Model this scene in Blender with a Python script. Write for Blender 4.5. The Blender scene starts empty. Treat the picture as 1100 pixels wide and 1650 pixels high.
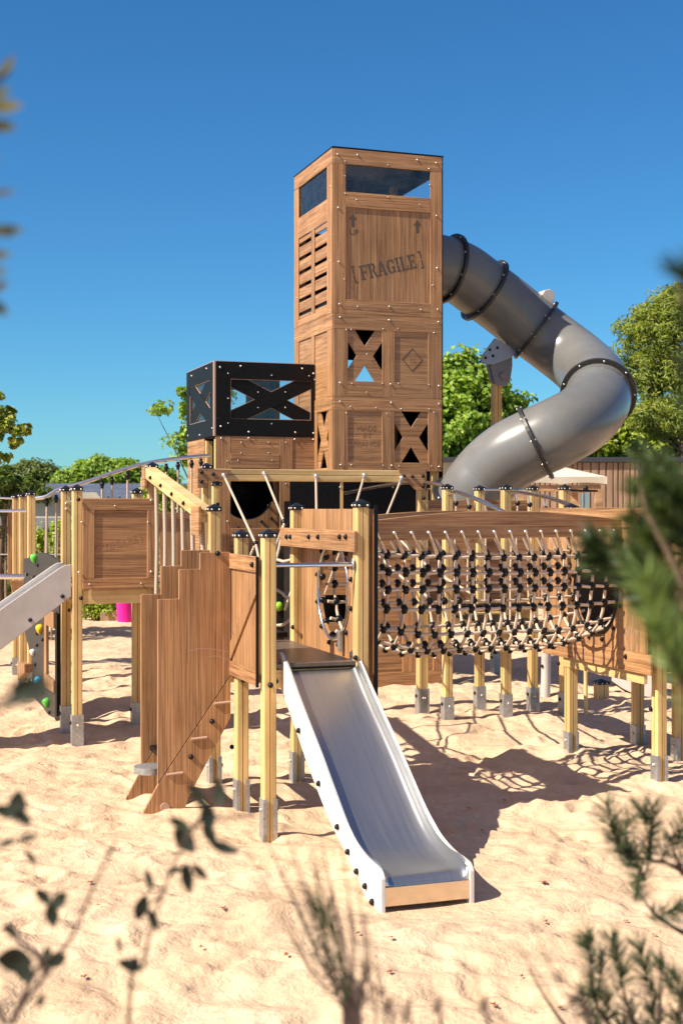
import bpy, bmesh, math, random
import numpy as np
from mathutils import Vector, Matrix
R=math.radians
random.seed(7); rng=np.random.default_rng(7)
SC=bpy.context.scene; COL=SC.collection
# ---------------------------------------------------------------- camera, light
CAMH=2.3; FPX=2200.
cam=bpy.data.cameras.new('camera'); co=bpy.data.objects.new('camera',cam); COL.objects.link(co)
co.location=(0,0,CAMH); co.rotation_euler=(R(90),0,0)
cam.sensor_fit='VERTICAL'; cam.sensor_height=36; cam.lens=36*FPX/1650; cam.shift_y=-5/1650*1.0
cam.clip_start=.05; cam.clip_end=3000
cam.dof.use_dof=True; cam.dof.focus_distance=12.0; cam.dof.aperture_fstop=3.9
SC.camera=co
SUN_AZ=math.atan2(-.870,-.493)      # direction towards the sun, from +Y clockwise towards +X
SUN_EL=R(44)
sd=Vector((-.870*math.cos(SUN_EL),-.493*math.cos(SUN_EL),math.sin(SUN_EL)))
sun=bpy.data.lights.new('sun','SUN'); sun.energy=4.7; sun.angle=R(.5); sun.color=(1,.91,.76)
so=bpy.data.objects.new('sun',sun); COL.objects.link(so); so.rotation_euler=sd.to_track_quat('Z','Y').to_euler()
w=bpy.data.worlds.new('World'); SC.world=w; w.use_nodes=True
nt=w.node_tree; nt.nodes.clear()
sky=nt.nodes.new('ShaderNodeTexSky'); sky.sky_type='NISHITA'; sky.sun_disc=False
sky.sun_elevation=SUN_EL; sky.sun_rotation=SUN_AZ
sky.altitude=200; sky.air_density=1.0; sky.dust_density=.15; sky.ozone_density=3.0
hs=nt.nodes.new('ShaderNodeHueSaturation'); hs.inputs['Saturation'].default_value=1.15
tint=nt.nodes.new('ShaderNodeMix'); tint.data_type='RGBA'; tint.blend_type='MULTIPLY'; tint.inputs['Factor'].default_value=1; tint.inputs['B'].default_value=(.30,.605,.77,1)
bg=nt.nodes.new('ShaderNodeBackground'); bg.inputs['Strength'].default_value=.09
wo=nt.nodes.new('ShaderNodeOutputWorld')
nt.links.new(sky.outputs[0],hs.inputs['Color']); nt.links.new(hs.outputs[0],tint.inputs['A']); 
# warm glow added on the sun's side of the sky to lift and warm the shadows
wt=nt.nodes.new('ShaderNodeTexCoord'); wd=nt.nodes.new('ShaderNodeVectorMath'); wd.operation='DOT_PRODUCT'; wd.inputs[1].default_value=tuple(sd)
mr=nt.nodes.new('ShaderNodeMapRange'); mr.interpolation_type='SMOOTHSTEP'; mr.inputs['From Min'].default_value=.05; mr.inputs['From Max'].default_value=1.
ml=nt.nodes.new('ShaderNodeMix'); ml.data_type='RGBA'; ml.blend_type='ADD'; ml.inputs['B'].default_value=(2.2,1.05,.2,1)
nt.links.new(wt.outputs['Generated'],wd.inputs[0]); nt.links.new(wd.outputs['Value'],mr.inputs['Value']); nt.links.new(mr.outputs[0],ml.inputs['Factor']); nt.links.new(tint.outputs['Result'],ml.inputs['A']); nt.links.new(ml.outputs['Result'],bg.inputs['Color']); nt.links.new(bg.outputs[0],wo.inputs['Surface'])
SC.view_settings.view_transform='Standard'; SC.view_settings.look='None'; SC.view_settings.gamma=1
SC.view_settings.exposure=.88
# ---------------------------------------------------------------- frame of the playground: u to the right, v away
TH=R(19); CT,ST=math.cos(TH),math.sin(TH); OA=(-.52,9.73)
def W(u,v,z=0): return Vector((OA[0]+u*CT-v*ST,OA[1]+u*ST+v*CT,z))
def onU(px,py,u0):
    a=(px-550)/FPX; Z=(u0+OA[0]*CT+OA[1]*ST)/(a*CT+ST)
    return (-(a*Z-OA[0])*ST+(Z-OA[1])*CT, CAMH-(py-820)/FPX*Z)
def onV(px,py,v0):
    a=(px-550)/FPX; Z=(v0-OA[0]*ST+OA[1]*CT)/(-a*ST+CT)
    return ((a*Z-OA[0])*CT+(Z-OA[1])*ST, CAMH-(py-820)/FPX*Z)
def at(px,py,Z): return Vector(((px-550)/FPX*Z,Z,CAMH-(py-820)/FPX*Z))
def toS(p): dx,dy=p[0]-OA[0],p[1]-OA[1]; return Vector((dx*CT+dy*ST,-dx*ST+dy*CT,p[2]))
# ---------------------------------------------------------------- materials
def M(name,col,rough=.6,metal=0.,spec=.5,fn=None):
    m=bpy.data.materials.new(name); m.use_nodes=True; n=m.node_tree; b=n.nodes['Principled BSDF']
    b.inputs['Base Color'].default_value=(*col,1); b.inputs['Roughness'].default_value=rough
    b.inputs['Metallic'].default_value=metal; b.inputs['Specular IOR Level'].default_value=spec
    if fn: fn(n,b)
    return m
def tc(n,scale,kind='Object',rnd=True):
    t=n.nodes.new('ShaderNodeTexCoord'); mp=n.nodes.new('ShaderNodeMapping'); mp.inputs['Scale'].default_value=scale
    n.links.new(t.outputs[kind],mp.inputs['Vector'])
    if rnd:
        oi=n.nodes.new('ShaderNodeObjectInfo'); mu=n.nodes.new('ShaderNodeMath'); mu.operation='MULTIPLY'; mu.inputs[1].default_value=37
        cx=n.nodes.new('ShaderNodeCombineXYZ'); n.links.new(oi.outputs['Random'],mu.inputs[0])
        for i in range(3): n.links.new(mu.outputs[0],cx.inputs[i])
        n.links.new(cx.outputs[0],mp.inputs['Location'])
    return mp.outputs[0]
def noise(n,vec,scale,detail=4,rough=.55,dist=0):
    x=n.nodes.new('ShaderNodeTexNoise'); x.inputs['Scale'].default_value=scale; x.inputs['Detail'].default_value=detail
    x.inputs['Roughness'].default_value=rough; x.inputs['Distortion'].default_value=dist
    if vec is not None: n.links.new(vec,x.inputs['Vector'])
    return x.outputs['Fac']
def ramp(n,fac,stops):
    r=n.nodes.new('ShaderNodeValToRGB'); e=r.color_ramp.elements
    while len(e)<len(stops): e.new(.5)
    for k,(p,c) in zip(e,stops): k.position=p; k.color=(*c,1)
    n.links.new(fac,r.inputs['Fac']); return r.outputs['Color']
def bump(n,b,h,strength,dist=.01,prev=None):
    x=n.nodes.new('ShaderNodeBump'); x.inputs['Strength'].default_value=strength; x.inputs['Distance'].default_value=dist
    n.links.new(h,x.inputs['Height'])
    if prev is not None: n.links.new(prev,x.inputs['Normal'])
    n.links.new(x.outputs[0],b.inputs['Normal']); return x.outputs[0]
def mixc(n,a,c,f,mode='MULTIPLY'):
    x=n.nodes.new('ShaderNodeMix'); x.data_type='RGBA'; x.blend_type=mode
    if isinstance(f,float): x.inputs['Factor'].default_value=f
    else: n.links.new(f,x.inputs['Factor'])
    for s,v in ((x.inputs['A'],a),(x.inputs['B'],c)):
        if isinstance(v,tuple): s.default_value=(*v,1)
        else: n.links.new(v,s)
    return x.outputs['Result']
def wood(cd,cm,cl,scale,rough=.5,bs=.15):
    def f(n,b):
        v=tc(n,scale)
        g=noise(n,v,1.,5,.6,.12); c=ramp(n,g,[(.30,cd),(.47,cm),(.60,cl),(.78,cm)])
        v2=tc(n,tuple(s*.22 for s in scale)); g2=noise(n,v2,1.,2,.5,.2)
        d=ramp(n,g2,[(.3,(.72,.70,.68)),(.65,(1.08,1.07,1.05))])
        c=mixc(n,c,d,1.0)
        oi=n.nodes.new('ShaderNodeObjectInfo'); c=mixc(n,c,ramp(n,oi.outputs['Random'],[(0,(.88,.88,.89)),(.5,(1,1,1)),(1,(1.06,1.04,1.0))]),1.0)
        v3=tc(n,(2.3,2.3,2.3)); c=mixc(n,c,ramp(n,noise(n,v3,1.,5,.7),[(.32,(.84,.83,.83)),(.55,(1,1,1)),(.75,(1.08,1.07,1.06))]),1.0)
        n.links.new(c,b.inputs['Base Color'])
        n.links.new(ramp(n,g,[(.3,(rough+.12,)*3),(.7,(rough-.06,)*3)]),b.inputs['Roughness'])
        bump(n,b,g,bs,.004)
    return f
BR=((.165,.071,.032),(.37,.187,.082),(.49,.28,.132))
WH=M('wood_grain_horizontal',BR[1],.5,fn=wood(*BR,(1.8,1.8,80),.5))
WV=M('wood_grain_vertical',BR[1],.5,fn=wood(*BR,(85,85,1.5),.5))
PO=((.58,.38,.15),(.69,.47,.198),(.755,.54,.25))
PV=M('pale_post_wood',PO[1],.45,spec=.3,fn=wood(*PO,(38,38,1.3),.5,.05))
PH=M('pale_beam_wood',PO[1],.45,fn=wood(*PO,(1.3,1.3,38),.45,.05))
def dirty(col,amt=.25,sc=14,bs=.0):
    def f(n,b):
        v=tc(n,(1,1,1)); g=noise(n,v,sc,6,.65); g2=noise(n,v,sc*.18,3,.5)
        c=mixc(n,ramp(n,g,[(.3,tuple(x*(1-amt) for x in col)),(.7,tuple(min(1,x*(1+amt*.5)) for x in col))]),ramp(n,g2,[(.35,(.82,.80,.78)),(.65,(1,1,1))]),1.0)
        n.links.new(c,b.inputs['Base Color'])
        if bs: bump(n,b,g,bs,.003)
    return f
BLK=M('black_laminate',(.006,.006,.007),.5,spec=.2,fn=dirty((.006,.006,.0065),.5,20))
BLP=M('black_plastic',(.006,.006,.007),.4,spec=.3)
CORE=M('panel_core_edge',(.42,.27,.2),.6)
CAPM=M('black_cap_plastic',(.012,.014,.018),.35,spec=.35)
GALV=M('galvanised_steel',(.46,.47,.48),.5,.75,fn=dirty((.5,.5,.5),.3,40,.1))
STL=M('stainless_steel',(.72,.72,.72),.22,1.)
BOLT=M('steel_bolt',(.7,.66,.6),.35,.8)
def brushed(n,b):
    sc=noise(n,tc(n,(45,.8,3)),1.,5,.65); scf=noise(n,tc(n,(16,4,4)),1.,6,.75,.8)
    n.links.new(ramp(n,sc,[(.3,(.28,)*3),(.7,(.34,)*3)]),b.inputs['Roughness'])
    c=ramp(n,sc,[(.3,(.49,.50,.50)),(.7,(.56,.565,.55))]); n.links.new(mixc(n,c,ramp(n,scf,[(.60,(1,1,1)),(.72,(1.16,1.15,1.13))]),1.0),b.inputs['Base Color'])
    bump(n,b,sc,.004,.001)
CHUTE=M('brushed_chute_steel',(.7,.7,.7),.25,.93,fn=brushed)
WHT=M('white_slide_side',(.74,.71,.68),.4,fn=dirty((.76,.73,.69),.1,9))
LGR=M('light_grey_slide_side',(.50,.46,.44),.45,fn=dirty((.52,.48,.455),.08,9))
TUBE=M('grey_tube_plastic',(.2,.2,.2),.28,fn=dirty((.175,.175,.17),.14,3.2))
FLG=M('dark_flange_plastic',(.03,.03,.03),.4,fn=dirty((.028,.027,.028),.3,20))
GRY=M('grey_plate',(.23,.22,.23),.45,fn=dirty((.24,.23,.24),.1,10))
DGR=M('dark_grey_climbing_panel',(.06,.05,.045),.5,fn=dirty((.036,.030,.027),.2,18))
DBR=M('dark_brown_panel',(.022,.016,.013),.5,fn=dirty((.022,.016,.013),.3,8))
def ropef(n,b):
    v=tc(n,(1,1,1)); w=n.nodes.new('ShaderNodeTexWave'); w.inputs['Scale'].default_value=28; w.bands_direction='DIAGONAL'; w.inputs['Distortion'].default_value=1
    n.links.new(v,w.inputs['Vector'])
    n.links.new(ramp(n,w.outputs['Fac'],[(.2,(.36,.26,.19)),(.6,(.62,.49,.37))]),b.inputs['Base Color']); bump(n,b,w.outputs['Fac'],.5,.004)
ROPE=M('beige_rope',(.55,.43,.33),.8,fn=ropef)
NROPE=M('pale_net_rope',(.7,.55,.42),.75,fn=dirty((.72,.57,.43),.2,30))
ETCH=M('engraved_lettering',(.085,.06,.045),.7)
ETCHB=M('faint_engraved_lettering',(.325,.17,.08),.7)
ETCHC=M('pale_engraved_lettering',(.24,.18,.13),.7)
def glassf(n,b):
    tr=n.nodes.new('ShaderNodeBsdfTransparent'); tr.inputs[0].default_value=(.9,.93,.95,1)
    gl=n.nodes.new('ShaderNodeBsdfGlossy'); gl.inputs['Roughness'].default_value=.06; gl.inputs[0].default_value=(.9,.9,.9,1)
    df=n.nodes.new('ShaderNodeBsdfDiffuse'); df.inputs[0].default_value=(.5,.52,.52,1)
    fr=n.nodes.new('ShaderNodeFresnel'); fr.inputs[0].default_value=1.45
    a=n.nodes.new('ShaderNodeMixShader'); c=n.nodes.new('ShaderNodeMixShader')
    n.links.new(ramp(n,noise(n,tc(n,(1,1,1)),9,5,.6),[(.35,(.01,)*3),(.75,(.06,)*3)]),a.inputs[0])
    n.links.new(tr.outputs[0],a.inputs[1]); n.links.new(df.outputs[0],a.inputs[2])
    n.links.new(fr.outputs[0],c.inputs[0]); n.links.new(a.outputs[0],c.inputs[1]); n.links.new(gl.outputs[0],c.inputs[2])
    n.links.new(c.outputs[0],n.nodes['Material Output'].inputs['Surface'])
GLS=M('clear_pane',(.8,.8,.8),.1,fn=glassf)
def sandf(n,b):
    v=tc(n,(1,1,1),'Object',False)
    g=noise(n,v,1.1,6,.6); g2=noise(n,v,14,5,.6); g3=noise(n,v,260,2,.6)
    c=ramp(n,g,[(.32,(.56,.40,.262)),(.55,(.65,.472,.318)),(.72,(.71,.527,.368))])
    c=mixc(n,c,ramp(n,g2,[(.3,(.90,.88,.86)),(.65,(1.03,1.03,1.03))]),1.0)
    c=mixc(n,c,ramp(n,g3,[(.25,(.80,.78,.75)),(.6,(1.03,1.03,1.03))]),.8)
    n.links.new(c,b.inputs['Base Color'])
    p=bump(n,b,noise(n,v,6,5,.6,.3),.65,.07); p=bump(n,b,noise(n,v,45,4,.6),.35,.008,p); bump(n,b,g3,.3,.002,p)
SAND=M('pale_sand',(.6,.45,.3),.95,spec=.1,fn=sandf)
def leafm(name,c0,c1,c2,rough=.5,trans=.3):
    def f(n,b):
        g=n.nodes.new('ShaderNodeNewGeometry'); c=ramp(n,g.outputs['Random Per Island'],[(0.,c0),(.5,c1),(1.,c2)])
        n.links.new(c,b.inputs['Base Color'])
        t=n.nodes.new('ShaderNodeBsdfTranslucent'); mx=n.nodes.new('ShaderNodeMixShader'); mx.inputs[0].default_value=trans
        n.links.new(mixc(n,c,(1.5,1.5,.6),1.0),t.inputs[0])
        n.links.new(b.outputs[0],mx.inputs[1]); n.links.new(t.outputs[0],mx.inputs[2])
        n.links.new(mx.outputs[0],n.nodes['Material Output'].inputs['Surface'])
    return M(name,c1,rough,fn=f)
LF1=leafm('plane_tree_leaf',(.10,.20,.012),(.19,.31,.025),(.34,.45,.05))
LF2=leafm('dull_green_leaf',(.08,.12,.025),(.13,.18,.04),(.20,.24,.055))
LF3=leafm('hedge_leaf',(.15,.22,.012),(.25,.33,.02),(.36,.43,.04))
LF4=leafm('maple_leaf',(.11,.18,.015),(.20,.27,.025),(.34,.33,.035))
PN=leafm('pine_needle',(.13,.17,.025),(.24,.30,.045),(.36,.38,.07),.5,.35)
PNF=leafm('near_pine_needle',(.012,.03,.01),(.022,.05,.014),(.05,.085,.02),.5,.15)
PNL=leafm('young_pine_needle',(.09,.15,.04),(.15,.23,.06),(.24,.31,.09),.5,.3)
LFD=leafm('dark_shrub_leaf',(.004,.009,.003),(.007,.013,.005),(.013,.022,.007),.7,.06)
LFO=leafm('olive_laurel_leaf',(.05,.05,.008),(.08,.075,.012),(.11,.07,.02),.75,.3)
LFR=leafm('dry_leaf',(.20,.05,.02),(.28,.085,.03),(.16,.06,.03),.7,.1)
BARK=M('bark',(.14,.095,.06),.9,fn=dirty((.15,.10,.065),.45,12,.6))
STEM=M('brown_twig',(.06,.035,.028),.8)
PNM=leafm('sun_tinted_pine_needle',(.02,.045,.012),(.05,.085,.02),(.12,.17,.045),.5,.25)  # lit fringe of the near pine: sunlight put into the lighter needle greens
STEMP=M('pale_twig',(.26,.17,.11),.8)
# ---------------------------------------------------------------- mesh builder
ORG={}   # thing -> (origin, in playground frame?)
class MB:
    def __init__(s): s.v=[]; s.f=[]; s.sm=[]
    def add(s,vs,fs,sm=False):
        k=len(s.v); s.v+= [tuple(p) for p in vs]; s.f+=[tuple(i+k for i in f) for f in fs]; s.sm+=[sm]*len(fs); return s
    def box(s,x0,x1,y0,y1,z0,z1):
        x0,x1=sorted((x0,x1)); y0,y1=sorted((y0,y1)); z0,z1=sorted((z0,z1))
        return s.add([(x0,y0,z0),(x1,y0,z0),(x1,y1,z0),(x0,y1,z0),(x0,y0,z1),(x1,y0,z1),(x1,y1,z1),(x0,y1,z1)],
            [(3,2,1,0),(4,5,6,7),(0,1,5,4),(1,2,6,5),(2,3,7,6),(3,0,4,7)])
    def prism(s,a,b):   # two matching loops of points
        n=len(a); return s.add(list(a)+list(b),[tuple(range(n))[::-1],tuple(range(n,2*n))]+[(i,(i+1)%n,(i+1)%n+n,i+n) for i in range(n)])
    def tube(s,pts,r,n=8,caps=True,sm=True):
        pts=[Vector(p) for p in pts]; rs=r if isinstance(r,(list,tuple)) else [r]*len(pts); vs=[]; fs=[]; up=None
        for i,p in enumerate(pts):
            t=(pts[min(i+1,len(pts)-1)]-pts[max(i-1,0)]).normalized()
            if up is None: up=Vector((0,0,1)) if abs(t.z)<.9 else Vector((1,0,0))
            a=t.cross(up).normalized(); b=a.cross(t).normalized(); up=b
            for k in range(n):
                q=2*math.pi*k/n; vs.append(p+(a*math.cos(q)+b*math.sin(q))*rs[i])
        for i in range(len(pts)-1):
            for k in range(n): fs.append((i*n+k,i*n+(k+1)%n,(i+1)*n+(k+1)%n,(i+1)*n+k))
        s.add(vs,fs,sm)
        if caps:
            s.add(vs[:n],[tuple(range(n))]); s.add(vs[-n:],[tuple(range(n))[::-1]])
        return s
    def ball(s,c,r,n=10,m=6,sc=(1,1,1)):
        vs=[]; fs=[]
        for i in range(m+1):
            a=math.pi*i/m
            for k in range(n):
                q=2*math.pi*k/n; vs.append((c[0]+r*sc[0]*math.sin(a)*math.cos(q),c[1]+r*sc[1]*math.sin(a)*math.sin(q),c[2]+r*sc[2]*math.cos(a)))
        for i in range(m):
            for k in range(n): fs.append((i*n+k,(i+1)*n+k,(i+1)*n+(k+1)%n,i*n+(k+1)%n))
        return s.add(vs,fs,True)
    def build(s,name,mat,parent=None,bev=.0,seg=2,loc=None):
        me=bpy.data.meshes.new(name)
        o0,fr=ORG.get(parent,((0,0,0),False)) if loc is None else (loc,True)
        me.from_pydata([(p[0]-o0[0],p[1]-o0[1],p[2]-o0[2]) for p in s.v],[],s.f); me.validate()
        me.polygons.foreach_set('use_smooth',s.sm[:len(me.polygons)] if len(s.sm)==len(me.polygons) else [False]*len(me.polygons))
        me.materials.append(mat)
        bm=bmesh.new(); bm.from_mesh(me); bmesh.ops.recalc_face_normals(bm,faces=bm.faces); bm.to_mesh(me); bm.free()
        o=bpy.data.objects.new(name,me); COL.objects.link(o)
        if parent is not None: o.parent=parent; ORG[o]=ORG.get(parent,((0,0,0),False))
        if bev:
            b=o.modifiers.new('bevel','BEVEL'); b.width=bev; b.segments=seg; b.limit_method='ANGLE'; b.angle_limit=R(40)
        return o
def thing(name,label,cat,org=(0,0,0),frame=True,group=None):
    o=bpy.data.objects.new(name,None); COL.objects.link(o); o.empty_display_size=.2
    if frame: o.location=W(*org[:2],org[2]); o.rotation_euler=(0,0,TH)
    else: o.location=org
    ORG[o]=(tuple(org),frame); o['label']=label; o['category']=cat
    if group: o['group']=group
    return o
def tag(o,label,cat,group=None,kind=None):
    if label: o['label']=label
    if cat: o['category']=cat
    if group: o['group']=group
    if kind: o['kind']=kind
    return o
# faces of the playground: 'v' faces the camera side (-v), 'u' faces the sun side (-u); d = distance out of the face
class Face:
    def __init__(s,ax,c): s.ax=ax; s.c=c
    def P(s,a,z,d): return (a,s.c-d,z) if s.ax=='v' else (s.c-d,a,z)
    def box(s,m,a0,a1,z0,z1,d0,d1):
        if s.ax=='v': m.box(a0,a1,s.c-d1,s.c-d0,z0,z1)
        else: m.box(s.c-d1,s.c-d0,a0,a1,z0,z1)
        return m
    def poly(s,m,pts,d0,d1): return m.prism([s.P(a,z,d0) for a,z in pts],[s.P(a,z,d1) for a,z in pts])
    def px(s,x,y): return onV(x,y,s.c) if s.ax=='v' else onU(x,y,s.c)
    def dirv(s): return Vector((0,-1,0)) if s.ax=='v' else Vector((-1,0,0))
# shared bolt meshes
def bolt_mesh(name,r,mat):
    m=MB(); m.tube([(0,0,0),(0,0,r*.45)],r*1.0,10); m.ball((0,0,r*.45),r*.92,10,6,(1,1,.8)); o=m.build(name,mat); me=o.data; bpy.data.objects.remove(o); return me
BB=bolt_mesh('bolt_cap',.020,BLP); BS=bolt_mesh('steel_screw',.0135,BOLT); BT=bolt_mesh('small_screw',.009,BOLT)
def bolt(parent,p,d,me=BB,name='bolt'):
    o=bpy.data.objects.new(name,me); COL.objects.link(o); o.parent=parent
    g=ORG[parent][0]; o.location=(p[0]-g[0],p[1]-g[1],p[2]-g[2]); o.rotation_euler=Vector(d).to_track_quat('Z','Y').to_euler(); return o
def fbolts(parent,F,pts,d,me=BB,pix=True,name='bolt'):
    for q in pts:
        a,z=F.px(*q) if pix else q
        bolt(parent,F.P(a,z,d),F.dirv(),me,name)
HW=.0475
def post(parent,u,v,h,foot='side',z0=-.15,name='post',cap=True,hw=HW):
    prof=[]; g=.004; dp=.014; c=.009
    base=[(-hw+c,-hw),(-g,-hw),(-g*.6,-hw+dp),(g*.6,-hw+dp),(g,-hw),(hw-c,-hw),(hw-c*.3,-hw+c*.3)]
    for k in range(4):
        for x,y in base:
            a=k*math.pi/2; prof.append((x*math.cos(a)-y*math.sin(a),x*math.sin(a)+y*math.cos(a)))
    m=MB(); m.prism([(u+x,v+y,z0) for x,y in prof],[(u+x,v+y,h-.03) for x,y in prof]); o=m.build(name,PV,parent)
    if cap:
        w=hw+.006; m=MB(); m.box(u-w,u+w,v-w,v+w,h-.04,h-.008)
        k=w+.002; m.add([(u-k,v-k,h-.008),(u+k,v-k,h-.008),(u+k,v+k,h-.008),(u-k,v+k,h-.008),(u,v,h+.026)],[(0,1,4),(1,2,4),(2,3,4),(3,0,4),(3,2,1,0)])
        m.build('cap',CAPM,o,.003)
        for dd in ((0,-1,0),(-1,0,0)):
            for s in (-1,1):
                off=Vector((s*.032,0,0)) if dd[1] else Vector((0,s*.032,0))
                bolt(o,Vector((u,v,h-.024))+Vector(dd)*w+off,dd,BT,'cap_screw')
    if foot:
        m=MB(); w=hw+.004; t=.006; H=.24 if foot=='side' else .27
        if foot=='side':
            for s in (-1,1):
                m.box(u+s*hw,u+s*(hw+t),v-w,v+w,z0,H); m.box(u+s*(hw-.026),u+s*(hw+t),v-w-t,v-w+.0005,z0,H)
        else:
            m.box(u-w-t,u+w+t,v-w-t,v-w,z0,H); m.box(u-w-t,u-w,v-w,v+w,z0,H); m.box(u+w,u+w+t,v-w,v+w,z0,H)
        m.build('foot',GALV,o,.002)
        bolt(o,(u-hw-.006,v,H-.08),(-1,0,0),BB if foot!='side' else BS,'foot_bolt')
        bolt(o,(u+.0,v-hw-.012,H-.10),(0,-1,0),BS,'foot_bolt') if foot!='side' else bolt(o,(u+hw+.006,v,H-.08),(1,0,0),BB,'foot_bolt')
    return o
def text(parent,body,F,a,z,size,ang=0,d=.001,mat=ETCH,name='lettering',ext=.0008,wide=1.,off=.0):
    cu=bpy.data.curves.new(name,'FONT'); cu.body=body; cu.size=size; cu.align_x='CENTER'; cu.align_y='CENTER'; cu.extrude=ext; cu.offset=off
    t=bpy.data.objects.new(name,cu); COL.objects.link(t); dg=bpy.context.evaluated_depsgraph_get(); me=bpy.data.meshes.new_from_object(t.evaluated_get(dg))
    bpy.data.objects.remove(t); me.name=name; ca,sa=math.cos(ang),math.sin(ang)
    g=ORG[parent][0]
    for v in me.vertices:
        x,y,e=v.co; x*=wide; X,Y=x*ca-y*sa,x*sa+y*ca
        if F.ax=='v': p=(a+X,F.c-d-e,z+Y)
        else: p=(F.c-d-e,a-X,z+Y)
        v.co=(p[0]-g[0],p[1]-g[1],p[2]-g[2])
    me.materials.clear(); me.materials.append(mat); o=bpy.data.objects.new(name,me); COL.objects.link(o); o.parent=parent; ORG[o]=ORG[parent]; return o
def catmull(P,n=8):
    P=[Vector(p) for p in P]; Q=[P[0]*2-P[1]]+P+[P[-1]*2-P[-2]]; out=[]
    for i in range(1,len(Q)-2):
        a,b,c,d=Q[i-1:i+3]
        for k in range(n):
            t=k/n; out.append(.5*((2*b)+(c-a)*t+(2*a-5*b+4*c-d)*t*t+(3*b-a-3*c+d)*t**3))
    out.append(P[-1]); return out
# ---------------------------------------------------------------- ground
def vnoise(x,y,seed):
    r=np.random.default_rng(seed); T=r.random((256,256)); xi=np.floor(x).astype(int); yi=np.floor(y).astype(int); fx=x-xi; fy=y-yi
    fx=fx*fx*(3-2*fx); fy=fy*fy*(3-2*fy); g=lambda a,b:T[a%256,b%256]
    return (g(xi,yi)*(1-fx)+g(xi+1,yi)*fx)*(1-fy)+(g(xi,yi+1)*(1-fx)+g(xi+1,yi+1)*fx)*fy-.5
FP=[(random.uniform(-5.5,5.5),random.uniform(5.2,20),random.uniform(0,math.pi),random.uniform(.7,1.3)) for _ in range(900)]
def sandh(x,y):
    x=np.asarray(x,float); y=np.asarray(y,float)
    h=.10*vnoise(x/2.6,y/2.6,1)+.075*vnoise(x/.75+y/3,y/.75,2)+.06*vnoise(x/.31+y*.4,y/.27,3)+.038*vnoise(x/.16-y*.3,y/.14,4)+.013*vnoise(x/.07,y/.06,5)
    return h*np.clip((36-y)/14,.35,1)
def axis(segs):
    out=[]
    for a,b,st in segs: out+=list(np.arange(a,b,st))
    out.append(segs[-1][1]); return np.array(out)
X=axis([(-30,-8,1.),(-8,-4,.12),(-4,4,.03),(4,8,.12),(8,30,1.)]); Y=axis([(-10,5,.5),(5,13.5,.03),(13.5,20,.05),(20,36,.16)])
GX,GY=np.meshgrid(X,Y); GZ=sandh(GX,GY)
for (fx,fy,fa,fs) in FP:
    i0,i1=np.searchsorted(Y,[fy-.3,fy+.3]); j0,j1=np.searchsorted(X,[fx-.3,fx+.3])
    if i1<=i0 or j1<=j0: continue
    sx=GX[i0:i1,j0:j1]-fx; sy=GY[i0:i1,j0:j1]-fy; a=sx*math.cos(fa)+sy*math.sin(fa); b=-sx*math.sin(fa)+sy*math.cos(fa)
    r2=(a/.12)**2+(b/.055)**2; GZ[i0:i1,j0:j1]+=fs*(-.026*np.exp(-r2)+.013*np.exp(-(np.sqrt(r2)-1.7)**2*3))
ww=np.exp(-(((GX-.5)/.55)**2+((GY-7.95)/.4)**2)**1.5); GZ=GZ*(1-ww)-.035*ww
ny,nx=GX.shape
def gridmesh(name,GX,GY,GZ,mat):
    ny,nx=GX.shape; me=bpy.data.meshes.new(name); me.vertices.add(nx*ny)
    me.vertices.foreach_set('co',np.stack([GX,GY,GZ],-1).astype(np.float32).ravel())
    i=np.arange(ny-1)[:,None]*nx+np.arange(nx-1)[None]; q=np.stack([i,i+1,i+nx+1,i+nx],-1).reshape(-1,4)
    me.loops.add(q.size); me.loops.foreach_set('vertex_index',q.ravel().astype(np.int32)); me.polygons.add(len(q))
    me.polygons.foreach_set('loop_start',(np.arange(len(q))*4).astype(np.int32)); me.polygons.foreach_set('loop_total',np.full(len(q),4,np.int32))
    me.polygons.foreach_set('use_smooth',np.ones(len(q),bool)); me.update(calc_edges=True); me.materials.append(mat)
    o=bpy.data.objects.new(name,me); COL.objects.link(o); return o
tag(gridmesh('sand',GX,GY,GZ,SAND),None,None,kind='structure')
def gz(x,y):
    i=min(max(np.searchsorted(Y,y),0),len(Y)-1); j=min(max(np.searchsorted(X,x),0),len(X)-1); return float(GZ[i,j])
def grassf(n,b):
    v=tc(n,(1,1,1),'Object',False); n.links.new(ramp(n,noise(n,v,.8,6,.6),[(.3,(.05,.06,.02)),(.6,(.11,.11,.045))]),b.inputs['Base Color'])
m=MB(); m.add([(-900,-900,-.25),(900,-900,-.25),(900,1500,-.25),(-900,1500,-.25)],[(0,1,2,3)]); tag(m.build('ground',M('ground_soil_grass',(.1,.1,.05),.95,fn=grassf)),None,None,kind='structure')
# ================================================================ tall crate tower
def xpoly(F,m,a0,a1,z0,z1,d0,d1,b=.21,e=.27,f=.32):
    A=lambda s:a0+(a1-a0)*s
    Z=lambda s:z0+(z1-z0)*s
    p=[(0,0),(b,0),(.5,f),(1-b,0),(1,0),(1,b),(1-e,.5),(1,1-b),(1,1),(1-b,1),(.5,1-f),(b,1),(0,1),(0,1-b),(e,.5),(0,b)]
    return F.poly(m,[(A(x),Z(y)) for x,y in p],d0,d1)
U0,U1,V0,V1=2.90,4.40,7.15,8.80; TZ=6.91
tw=thing('crate_tower','tall brown wood-grain crate tower with FRAGILE lettering, the tallest thing on the sand','play tower',(U0,V0,0))
F=Face('v',V0); FU=Face('u',U0)
seam=[6.91,4.80,3.74,2.79]
def rect(F,parent,name,mat,a0,a1,z0,z1,d0=0,d1=.015,bev=.0025): m=MB(); F.box(m,a0,a1,z0,z1,d0,d1); return m.build(name,mat,parent,bev,1)
g=.0015
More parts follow.
